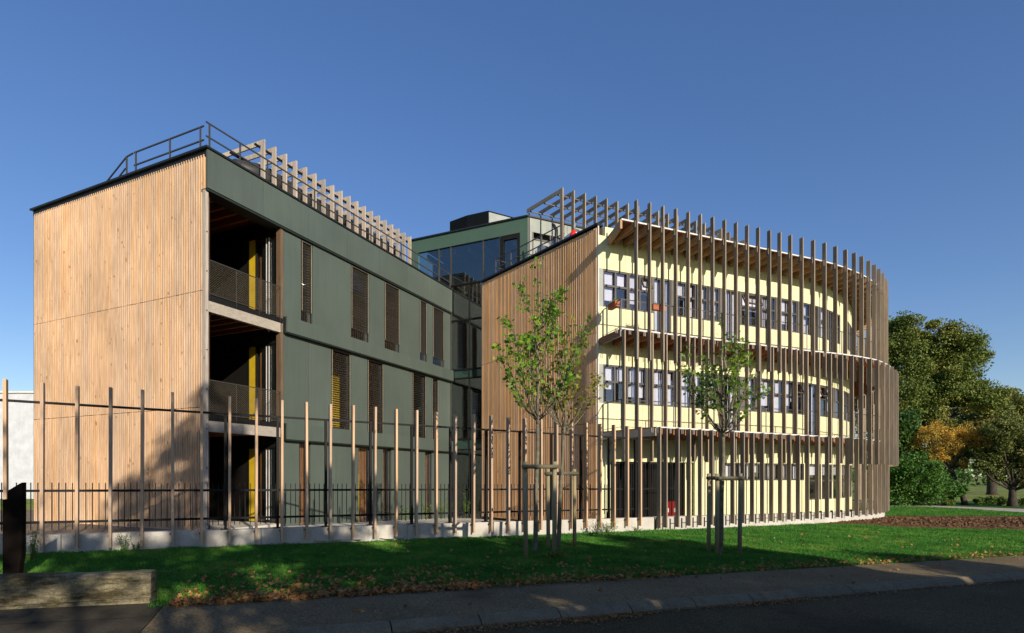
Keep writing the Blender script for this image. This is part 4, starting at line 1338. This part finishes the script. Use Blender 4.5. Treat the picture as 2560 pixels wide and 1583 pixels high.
bs = on_ground(36, 1446)
BF = Frame(bs.x, bs.y, R(40))
slab = thing('steel_pillar', 'dark rusted steel pillar with slanted top behind the low wall', 'pillar', bs)
v, f = prism([(-.115, 0), (.07, 0), (.115, .35), (.12, 1.36), (.07, 1.33), (-.03, 1.26), (-.055, 1.23), (-.055, 1.13), (-.115, 1.12)], -.05, .05)
v = [(bs.x + a * math.cos(R(12)) - c * math.sin(R(12)), bs.y + a * math.sin(R(12)) + c * math.cos(R(12)), bs.z + b) for a, b, c in v]
obj('steel_plate', mesh(v, f, M['corten']), slab)
v, f = prism([(-.09, 0), (.06, 0), (.09, .35), (.09, 1.2), (-.08, 1.05)], .055, .075)
v = [(bs.x + a * math.cos(R(12)) - c * math.sin(R(12)), bs.y + a * math.sin(R(12)) + c * math.cos(R(12)), bs.z + b) for a, b, c in v]
obj('back_plate', mesh(v, f, M['corten']), slab)

wb = thing('white_building', 'plain white rendered hall behind the left wing', 'building', (-33, 38, 0))
W0.box('wall', wb, (-60, -27.5), (35, 50), (-1, 6.6), M['white_wall'])
W0.box('roof_edge', wb, (-60.1, -27.4), (34.9, 50), (6.603, 6.72), M['zinc'])

# ------------------------------------------------------------------ foliage tools and trees
def young_tree(base_px, fork_px, top_v, half, mat, label, nleaf, seed, lean=0.0, gy=None):
    rnd = random.Random(seed)
    b = on_ground(*base_px)
    Y = b.y
    fork = Vector(((fork_px[0] - 1280) / FP * Y, Y, CZ + (HZ - fork_px[1]) / FP * Y))
    top_z = CZ + (HZ - top_v) / FP * Y
    t = thing('young_tree', label, 'tree', b, 'staked young maples on the lawn')
    mb = MB()
    H = fork.z - b.z
    pts = [b - Vector((0, 0, .1))] + [b.lerp(fork, k / 8) + Vector((math.sin(k * 1.3) * .008, math.cos(k) * .008, 0)) for k in range(9)]
    mb.tube(pts, [.062, .055] + [.052 - .0022 * k for k in range(8)], 9)
    mb.tube([fork - Vector((0, 0, .08)), fork, fork + Vector((0, 0, .1))], [.04, .052, .04], 9)
    mb.obj('trunk', M['bark'], t, smooth=True)
    CH = top_z - fork.z
    br = MB(); leaves = []
    tip = Vector((fork.x + lean, fork.y, top_z))
    lead = [fork.lerp(tip, k / 8) + Vector((rnd.uniform(-.03, .03), rnd.uniform(-.03, .03), 0)) for k in range(9)]
    br.tube(lead, [.03 * (1 - k / 9) + .004 for k in range(9)], 6)
    def spray(p, d, n, sp):
        for _ in range(n):
            leaves.append(p + Vector((rnd.gauss(0, sp), rnd.gauss(0, sp), rnd.gauss(0, sp * .8))))
    for k in range(2, 9):
        spray(lead[k], None, 10, .07 + .02 * (8 - k) * .5)
    for i in range(20):
        az = i * 2.399 + rnd.uniform(-.4, .4)
        h0 = 0.0 if i < 10 else rnd.uniform(.1, .62)
        st = fork.lerp(tip, h0) + Vector((0, 0, rnd.uniform(-.04, .1)))
        reach = half * (rnd.uniform(.75, 1.05) if i < 10 else rnd.uniform(.5, .85) * (1 - h0 * .8))
        rise = CH * (rnd.uniform(.32, .66) if i < 10 else rnd.uniform(.18, .34))
        o = Vector((math.cos(az), math.sin(az), 0))
        pts = []
        for k in range(7):
            q = k / 6
            pts.append(st + o * reach * (q ** .72) + Vector((0, 0, rise * (q ** 1.15))) + Vector((rnd.uniform(-.02, .02), rnd.uniform(-.02, .02), 0)))
        br.tube(pts, [.016 * (1 - k / 8) + .003 for k in range(7)], 5)
        for k in range(2, 7):
            for _ in range(2):
                a2 = az + rnd.uniform(-1.4, 1.4)
                L = rnd.uniform(.12, .34)
                e = pts[k] + Vector((math.cos(a2) * L * .7, math.sin(a2) * L * .7, L * rnd.uniform(.35, .95)))
                br.tube([pts[k], pts[k].lerp(e, .5) + Vector((0, 0, .01)), e], [.006, .004, .002], 4, False)
                if k >= 2:
                    spray(e, None, rnd.choice([1, 3, 6, 8]), .06)
                    spray(pts[k].lerp(e, .5), None, 2, .05)
    br.obj('branches', M['bark'], t, smooth=True)
    rnd.shuffle(leaves)
    leafcloud([tuple(q) for q in leaves[:nleaf]], .10, mat, 'crown', t, up=1.2, shape='lobed')
    return b, Y
b1, Y1 = young_tree((1337, 1383), (1345, 1052), 660, .98, M['maple'], 'larger green young maple tied between two stakes, in front of the larch end wall', 1500, 3)
b2, Y2 = young_tree((1395, 1370), (1409, 1078), 800, .80, M['maple_y'], 'smaller yellowing young maple standing just behind and right of the larger one', 720, 11, .12)
b3, Y3 = young_tree((1801, 1384), (1809, 1084), 806, .80, M['maple_d'], 'young maple with dark sparse leaves in front of the slatted curved wing', 1000, 21, -.06)

def stakes(pxs, top_v, bars, label, trunk, Yt):
    pts = [on_ground(*q) for q in pxs]
    t = thing('stake_frame', label, 'tree stakes', pts[0], 'round timber stakes holding the young trees')
    tops = []
    for p in pts:
        zt_ = CZ + (HZ - top_v) / FP * p.y
        mb = MB(); mb.tube([p - Vector((0, 0, .2)), Vector((p.x + random.uniform(-.02, .02), p.y, zt_))], [.046, .043], 12); mb.obj('stake', M['stake'], t, smooth=True)
        tops.append(Vector((p.x, p.y - .0, zt_ - .10)))
    for a, b in bars:
        d = (tops[b] - tops[a]).normalized() * .08
        off = Vector((0, -.075, 0))
        mb = MB(); mb.tube([tops[a] - d + off, tops[b] + d + off], .040, 12); mb.obj('crossbar', M['stake_dark'], t, smooth=True)
    for p in tops:
        mb = MB(); mb.tube([p + Vector((0, 0, -.03)), p + Vector((0, 0, .03))], .056, 10); mb.obj('strap', M['strap'], t)
    tc = Vector((trunk.x + .03, trunk.y, tops[0].z))
    mb = MB(); mb.beam(tops[0].lerp(tops[-1], .5) + Vector((0, -.02, 0)), tc, .03, .05); mb.tube([tc - Vector((0, 0, .03)), tc + Vector((0, 0, .03))], .062, 10)
    mb.obj('tie', M['strap'], t)
stakes([(1315, 1398), (1385.5, 1396)], 1154, [(0, 1)], 'two round stakes with crossbar holding the larger maple', b1, Y1)
stakes([(1371, 1370), (1436.5, 1366)], 1173, [(0, 1)], 'two round stakes with crossbar holding the smaller yellowing maple', b2, Y2)
stakes([(1772, 1380), (1792, 1389), (1849, 1387)], 1184, [(0, 1), (1, 2)], 'three round stakes holding the maple before the curved wing', b3, Y3)

def big_tree(name, label, cat, base, height, blobs, mat, leaf, per, bark='bark_dark', trunk_r=.4, group=None, limb_z=.25, seed=1, flat=.75, trunk_top=None):
    """blobs: (dx, dy, z, radius) clump groups; each spawns sub-clumps of leaves"""
    rnd = random.Random(seed)
    b = Vector(base)
    t = thing(name, label, cat, b, group)
    tb = MB()
    lz = b.z + height * limb_z
    tt = Vector((b.x + (trunk_top or (0, 0))[0], b.y + (trunk_top or (0, 0))[1], lz))
    tb.tube([b - Vector((0, 0, .3)), b + Vector((0, 0, .25)), b.lerp(tt, .5) + Vector((rnd.uniform(-.1, .1), 0, 0)), tt], [trunk_r * 1.5, trunk_r * 1.05, trunk_r * .85, trunk_r * .7], 10)
    tb.obj('trunk', M[bark], t, smooth=True)
    lb = MB(); C = []
    for (dx, dy, z, r_) in blobs:
        c = Vector((b.x + dx, b.y + dy, b.z + z))
        mid = tt.lerp(c, .5) + Vector((rnd.uniform(-.3, .3), rnd.uniform(-.3, .3), -.08 * (c - tt).length))
        rr = trunk_r * .35
        lb.tube([tt - Vector((0, 0, .2)), mid, c], [rr, rr * .6, rr * .25], 6)
        n = max(6, int(11 * r_))
        for i in range(n):
            d = Vector((rnd.gauss(0, 1), rnd.gauss(0, 1), rnd.gauss(0, .75))).normalized() * r_ * rnd.uniform(.45, 1.0)
            s = c + d
            if i % 2 == 0:
                lb.tube([mid.lerp(c, .6), c.lerp(s, .5) + Vector((0, 0, -.05)), s], [rr * .25, rr * .15, rr * .05], 4, False)
            k = int(per * rnd.uniform(.6, 1.3))
            sr = r_ * rnd.uniform(.32, .62)
            q = rng.normal(size=(k, 3)); q /= np.linalg.norm(q, axis=1)[:, None]
            q *= (rng.uniform(0, 1, k) ** .45)[:, None] * sr
            q[:, 2] *= flat
            C.append(q + np.array([s.x, s.y, s.z]))
        k = int(per * n * .22)
        q = rng.normal(size=(k, 3)); q /= np.linalg.norm(q, axis=1)[:, None]
        q *= (rng.uniform(.2, 1, k) ** .5)[:, None] * r_ * 1.12
        C.append(q + np.array([c.x, c.y, c.z]))
    lb.obj('limbs', M[bark], t, smooth=True)
    leafcloud(np.concatenate(C), leaf, mat, 'crown', t, up=.6)
    return t

def P3(u, v, Y):
    return Vector(((u - 1280) / FP * Y, Y, CZ + (HZ - v) / FP * Y))
def tree_px(name, label, cat, ub, vb, Y, blobs_px, mat, leaf, per, **k):
    bx = (ub - 1280) / FP * Y
    base = Vector((bx, Y, gz(bx)))
    top = min(b[1] for b in blobs_px)
    bl = []
    for i, (u, v, rp) in enumerate(blobs_px):
        dy = ((i * 37) % 11 - 5) / 5 * rp / FP * Y * .9
        p = P3(u, v, Y)
        bl.append((p.x - base.x, dy, p.z - base.z, rp / FP * Y))
    H = max(b[2] + b[3] for b in bl)
    return big_tree(name, label, cat, base, H, bl, mat, leaf, per, **k)

# big oak beyond the curved wing
oak_blobs = [(2320, 850, 40), (2345, 910, 48), (2385, 975, 50), (2440, 1000, 42), (2310, 940, 50), (2330, 1010, 60), (2240, 830, 42), (2200, 900, 60), (2290, 850, 42), (2262, 905, 50), (2330, 900, 48), (2375, 875, 48), (2420, 900, 42), (2395, 935, 50), (2350, 960, 46), (2290, 975, 50), (2440, 945, 38),
             (2230, 985, 60), (2445, 985, 28), (2180, 1000, 80), (2405, 1000, 36), (2300, 1040, 55)]
tree_px('oak_tree', 'large olive green oak rising highest behind the curved wing', 'tree', 2330, 1255, 52, oak_blobs, M['oak'], .21, 330, trunk_r=.5, seed=5, limb_z=.4, flat=.55, group='trees at the edge of the meadow')
# spreading oak to the right of it
ok2 = [(2440, 1020, 42), (2495, 1035, 46), (2550, 1050, 46), (2430, 1085, 50), (2515, 1125, 50), (2470, 1000, 34), (2510, 1010, 34), (2545, 1020, 34), (2420, 1050, 50), (2480, 1060, 46), (2540, 1080, 50), (2600, 1070, 55), (2380, 1090, 40), (2400, 1130, 40), (2450, 1110, 45), (2350, 1065, 40), (2620, 1130, 60)]
tree_px('oak_tree', 'wide olive oak filling the right edge above the golden tree', 'tree', 2480, 1255, 60, ok2, M['oak2'], .23, 300, flat=.55, trunk_r=.45, seed=8, limb_z=.4, group='trees at the edge of the meadow')
# dark conifers beside the building
fir = [(2225 + (i % 3) * 28, 1060 + 34 * i - (i % 2) * 10, 36 + 3 * i) for i in range(6)] + [(2250, 1060, 28), (2275, 1100, 32), (2290, 1040, 20), (2200, 1100, 50)]
tree_px('conifer', 'dark green conifer beside the curved wing', 'tree', 2240, 1258, 40, fir, M['fir'], .20, 200, trunk_r=.25, seed=12, flat=1.1, group='trees at the edge of the meadow')
bsh = [(2260, 1180, 44), (2310, 1190, 42), (2350, 1205, 38), (2300, 1225, 38), (2245, 1225, 44), (2350, 1235, 26), (2200, 1200, 60), (2390, 1225, 22), (2380, 1245, 18)]
tree_px('laurel_bush', 'broad fresh green bush under the conifer', 'bush', 2300, 1262, 38, bsh, M['bush'], .16, 260, trunk_r=.12, seed=13, flat=.9, limb_z=.1)
# golden tree
gold = [(2420, 1100, 30), (2450, 1100, 22), (2330, 1115, 32), (2310, 1092, 24), (2330, 1088, 30), (2370, 1075, 30), (2410, 1082, 28), (2445, 1085, 22), (2300, 1110, 24), (2350, 1110, 32), (2395, 1112, 28), (2440, 1115, 20), (2330, 1140, 24), (2375, 1145, 24), (2400, 1160, 14)]
tree_px('golden_tree', 'small tree with orange yellow autumn crown and leaning dark trunk', 'tree', 2411, 1263, 38.5, gold, M['gold'], .11, 140, trunk_r=.17, seed=15, limb_z=.42, trunk_top=(-.95, 0))
# dark spreading tree at the right edge
dk = [(2480, 1075, 30), (2520, 1065, 34), (2500, 1180, 26), (2560, 1195, 26), (2490, 1110, 34), (2530, 1105, 36), (2570, 1100, 40), (2470, 1145, 26), (2510, 1150, 34), (2560, 1150, 36), (2600, 1140, 44), (2630, 1180, 44), (2450, 1165, 18), (2590, 1195, 28)]
tree_px('spreading_tree', 'low dark tree with forked trunk at the right edge of the lawn', 'tree', 2531, 1266, 37, dk, M['oak2'], .14, 260, trunk_r=.26, flat=.6, seed=17, limb_z=.2)
# scrub line by the path
for i, (u, v, r_) in enumerate(((2440, 1252, 10), (2470, 1250, 12), (2500, 1253, 11), (2360, 1258, 10), (2545, 1256, 12))):
    tree_px('shrub', ['low weedy shrub left of the golden trunk', 'low shrub mound right of the golden trunk', 'low shrub left of the forked trunk', 'low shrub by the laurel foot', 'low shrub at the right edge'][[3, 0, 1, 2, 4][i] if False else i], 'shrub', u, v, 38, [(u, v, r_), (u + 16, v + 2, r_ * .8)], M['weed'], .12, 110, trunk_r=.03, seed=30 + i, group='shrubs beside the pale path')
# far hedge and wood across the meadow
hc = []
for i in range(90):
    x = 45 + i * 2.6; y = 112 + 6 * math.sin(i * .7) + i * .25
    hgt = 5 + 3 * math.sin(i * 1.9) + random.uniform(0, 3)
    k = 170
    q = rng.normal(size=(k, 3)) * np.array([1.9, 1.6, hgt * .27]) + np.array([x, y, hgt * .42])
    q[:, 2] = np.maximum(q[:, 2], -.5); hc.append(q)
leafcloud(np.concatenate(hc), .9, M['fir'], 'far_wood', None)
bpy.data.objects['far_wood']['label'] = 'dark line of woodland far across the meadow'
bpy.data.objects['far_wood']['category'] = 'wood'

# trees and hedge across the road: out of the picture, they shade the road, the lawn and the fence
def pw(P, w_):
    return Vector((.527 * P + .850 * w_, -.850 * P + .527 * w_, 0))
def shade_tree(P, w_, top, rad, label, seed, per=110, low=.35, name='street_tree', mat='oak', leaf=.26):
    b = pw(P, w_); b.z = gz(b.x)
    rnd = random.Random(seed)
    bl = []
    for i in range(9):
        a = i * 2.4
        z = top * (low + (1 - low) * ((i + .5) / 9)) - rad * .35
        rr = rad * (.75 if i < 6 else .4)
        bl.append((math.cos(a) * rr * .8, math.sin(a) * rr * .8, z, rad * .55))
    big_tree(name, label, 'tree', b, top, bl, M[mat], leaf, per, trunk_r=.28, seed=seed, limb_z=low * .7, group='trees across the road behind the viewpoint')
shade_tree(9.0, .1, 14.1, 2.3, 'tall leafy tree across the road, first of its row', 41, 75, .22)
shade_tree(9.5, -3.9, 11.1, 2.2, 'lower leafy tree across the road, left of the tall one', 42, 70, .2)
shade_tree(8.5, 2.9, 10.4, 1.8, 'round leafy tree across the road, right of the tall one', 49, 150, .15)
shade_tree(9.0, 4.9, 9.4, 1.7, 'slim tree across the road', 50, 200, .12)
shade_tree(8.0, 6.8, 8.3, 2.1, 'bushy tree across the road', 43, 330, .12)
shade_tree(8.5, 9.7, 7.9, 2.1, 'second bushy tree across the road', 44, 320, .12)
shade_tree(9.0, 12.7, 5.9, 2.1, 'small bushy tree across the road', 45, 320, .1)
shade_tree(9.5, 16.4, 5.0, 2.3, 'small round tree across the road', 46, 240, .1)
shade_tree(10.5, 21.0, 4.8, 2.5, 'low round tree across the road', 47, 220, .1)
shade_tree(11.5, 26.5, 4.6, 2.7, 'low wide tree across the road', 48, 200, .1)

# ------------------------------------------------------------------ grass, fallen leaves, weeds
def grass(name, region, n, h, wd, mat, dens=None):
    xs, ys = region(n)
    n = len(xs)
    z = np.clip(-0.15 - 0.0208 * xs, -.55, .04)
    a = rng.uniform(0, 2 * math.pi, n)
    patch = 0.75 + 0.35 * np.sin(xs * 1.7 + 1.3 * np.sin(ys * 1.1)) * np.sin(ys * 2.3 + 1.7 * np.sin(xs * .8)) + .25 * np.sin(xs * 5.1 + ys * 3.7)
    hh = h * rng.uniform(.55, 1.35, n) * np.clip(patch, .45, 1.5); ww = wd * rng.uniform(.6, 1.3, n)
    lean = rng.normal(0, .45, (n, 2)) * hh[:, None]
    dx, dy = np.cos(a) * ww, np.sin(a) * ww
    v = np.stack([np.stack([xs - dx, ys - dy, z - .005], 1), np.stack([xs + dx, ys + dy, z - .005], 1), np.stack([xs + lean[:, 0], ys + lean[:, 1], z + hh], 1)], 1)
    me = bpy.data.meshes.new(name)
    me.vertices.add(n * 3); me.vertices.foreach_set('co', v.reshape(-1))
    me.loops.add(n * 3); me.loops.foreach_set('vertex_index', np.arange(n * 3))
    me.polygons.add(n); me.polygons.foreach_set('loop_start', np.arange(n) * 3); me.polygons.foreach_set('loop_total', np.full(n, 3))
    me.materials.append(mat); me.update(calc_edges=True)
    return obj(name, me, kind='stuff')
_gx = np.array([p[0] for p in _FP]); _gy = np.array([p[1] for p in _FP])
soil_near = on_ground(2330, 1323)
def lawn_region(y_lo, y_hi, x_lo, x_hi):
    def r_(n):
        a = rng.uniform(x_lo, x_hi, n); b = rng.uniform(y_lo, y_hi, n) if y_lo >= 0 else rng.uniform(y_lo, y_hi, n)
        x = ROAD.o.x + ROAD.x.x * a + ROAD.y.x * b; y = ROAD.o.y + ROAD.x.y * a + ROAD.y.y * b
        ke = int(np.argmax(_gx)); fy = np.interp(x, _gx[:ke], _gy[:ke])
        fy = np.where(x > _gx[ke], 99, fy)
        k = (y < fy - 0.01) & (y > 2)
        k &= (np.abs(x) / y < 1.05) | (x > 0)
        k &= (x / y < 1.0)
        # not on the ploughed strip or the pale path
        v_ = HZ + FP * (CZ - np.clip(-0.15 - 0.0208 * x, -.55, .04)) / y; u_ = 1280 + FP * x / y
        soil = (u_ > 2040) & (v_ > np.interp(u_, [2010, 2090, 2160, 2215, 2900], [1309, 1302, 1295, 1290, 1293]) - 1) & (v_ < np.interp(u_, [2010, 2090, 2160, 2215, 2330, 2460, 2600, 2900], [1310, 1310, 1313, 1317, 1323, 1326, 1329, 1334]) - 1)
        pth = (u_ > 2050) & (v_ < np.interp(u_, [2100, 2300, 2400, 2560, 2900], [1264.5, 1267, 1271.5, 1281.5, 1299]) + .5)
        k = k & ~soil & ~pth & ~((x < -4.2) & (y < 6.72 + .33 * (x + 4.27)))
        return x[k], y[k]
    return r_
grass('lawn_grass', lawn_region(0.02, 5.5, -10, 14), 330000, .055, .0065, M['blade'])
grass('lawn_grass', lawn_region(5.5, 16, -10, 34), 360000, .06, .010, M['blade'])
grass('lawn_grass', lawn_region(0.02, 5.5, 14, 34), 150000, .06, .012, M['blade'])
grass('lawn_grass', lawn_region(10, 32, 10, 60), 170000, .08, .02, M['blade'])
def edge_x(n):
    return rng.uniform(-4.3, 14, n)
pts = []
for i in range(7500):
    a = random.uniform(-4.3, 13)
    dens = 1.0 if a < -0.5 else (.40 if a < 3 else .13)
    if random.random() > dens: continue
    b = abs(random.gauss(0, .26)) - .10 if random.random() < .72 else random.uniform(0, 1.9)
    if a > 3: b = abs(random.gauss(0, .3))
    p = ROAD.p(a, b - .02); pts.append((p.x, p.y, gz(p.x) + .02 + abs(random.gauss(0, .025))))
for i in range(260):
    p = ROAD.p(random.uniform(-4, 15), random.uniform(0, 5)); 
    if inside(p.x, p.y) < -.1: pts.append((p.x, p.y, gz(p.x) + .05))
for i in range(60):
    p = ROAD.p(random.uniform(-4, 12), random.uniform(-1.4, 0)); pts.append((p.x, p.y, gz(p.x) + .02))
leafcloud(pts, .070, M['litter'], 'fallen_leaves', None, up=1.6, shape='lobed')
pts = []
for i in range(3600):
    a = random.choice([random.gauss(-.4, .9), random.gauss(.6, .35), random.gauss(3.2, .5), random.uniform(-3, 12)]) if random.random() < .9 else random.uniform(-3, 12)
    p = ROAD.p(a, -1.60 - abs(random.gauss(0, .07 if a > 1 else .12))); pts.append((p.x, p.y, gz(p.x) - .09 + abs(random.gauss(0, .012))))
leafcloud(pts[:2600], .035, M['litter'], 'gutter_leaves', None, up=2.5)
for nm_, lb_ in (('fallen_leaves', 'brown fallen leaves along the lawn edge'), ('gutter_leaves', 'dark leaf litter in the gutter by the kerb')):
    bpy.data.objects[nm_]['label'] = lb_

def weed(px, label, n, h, sp, seed):
    rnd = random.Random(seed)
    b = on_ground(*px)
    t = thing('weed', label, 'plant', b, 'weeds growing against the concrete wall')
    mb = MB(); lv = []
    for i in range(n):
        a = rnd.uniform(0, 6.28); L = h * rnd.uniform(.5, 1.1); o = Vector((math.cos(a), math.sin(a) * .5, 0)) * sp * rnd.uniform(.2, 1)
        st = b + o * .3
        pts = [st, st + o * .35 + Vector((0, 0, L * .6)), st + o * .8 + Vector((0, 0, L))]
        mb.tube(pts, [.004, .003, .0015], 4, False)
        for k in range(7):
            q = k / 6; lv.append(tuple(pts[1].lerp(pts[2], q) + Vector((rnd.uniform(-.03, .03), rnd.uniform(-.03, .03), 0))))
            lv.append(tuple(pts[0].lerp(pts[1], q) + Vector((rnd.uniform(-.04, .04), rnd.uniform(-.04, .04), 0))))
    mb.obj('stems', M['weed'], t); leafcloud(lv, .05, M['weed'], 'leaves', t, aspect=.35, up=.4)
weed((1518, 1334), 'bushy green weed at the foot of the fence left of the curved wing', 34, .32, .34, 1)
weed((1488, 1336), 'dry tall weed beside the bushy one against the wall', 12, .42, .2, 2)
weed((1590, 1331), 'small weed tuft at the plinth of the curved wing', 12, .16, .2, 3)
weed((310, 1379), 'thin stemmed weed against the wall between left fence posts', 9, .36, .16, 4)
weed((340, 1378), 'small weed right of the thin one against the wall', 6, .2, .1, 5)
weed((78, 1400), 'tall dark weed beside the steel pillar', 22, .5, .22, 6)
weed((1387, 1398), 'rough grass tuft at the foot of the right stake', 40, .18, .3, 7)
# planting on the terrace in front of the green side
for i, (s, y, h) in enumerate(((9.2, -.9, .9), (10.2, -1.0, 1.0), (11.3, -.8, .8), (12.0, -1.2, 1.1), (8.2, -.6, .6))):
    p = AF.p(s, y); rnd = random.Random(60 + i)
    t = thing('terrace_plant', ['leafy stalk plant on the terrace, second from the left', 'leafy stalk plant on the terrace, third from the left', 'leafy stalk plant on the terrace, fourth from the left', 'tallest leafy plant on the terrace beside the atrium glass', 'shortest plant on the terrace, leftmost by the green wall'][i], 'plant', (p.x, p.y, tz(p.x, p.y)), 'plants on the terrace')
    mb = MB(); lv = []
    for k in range(9):
        o = Vector((rnd.uniform(-.25, .25), rnd.uniform(-.25, .25), h * rnd.uniform(.6, 1.1))); b_ = Vector((p.x, p.y, tz(p.x, p.y)))
        mb.tube([b_, b_ + o], [.006, .003], 4, False)
        for q in range(9): lv.append(tuple(b_ + o * rnd.uniform(.25, 1) + Vector((rnd.uniform(-.06, .06), rnd.uniform(-.06, .06), 0))))
    mb.obj('stems', M['weed'], t); leafcloud(lv, .09, M['weed'], 'leaves', t, aspect=.4)
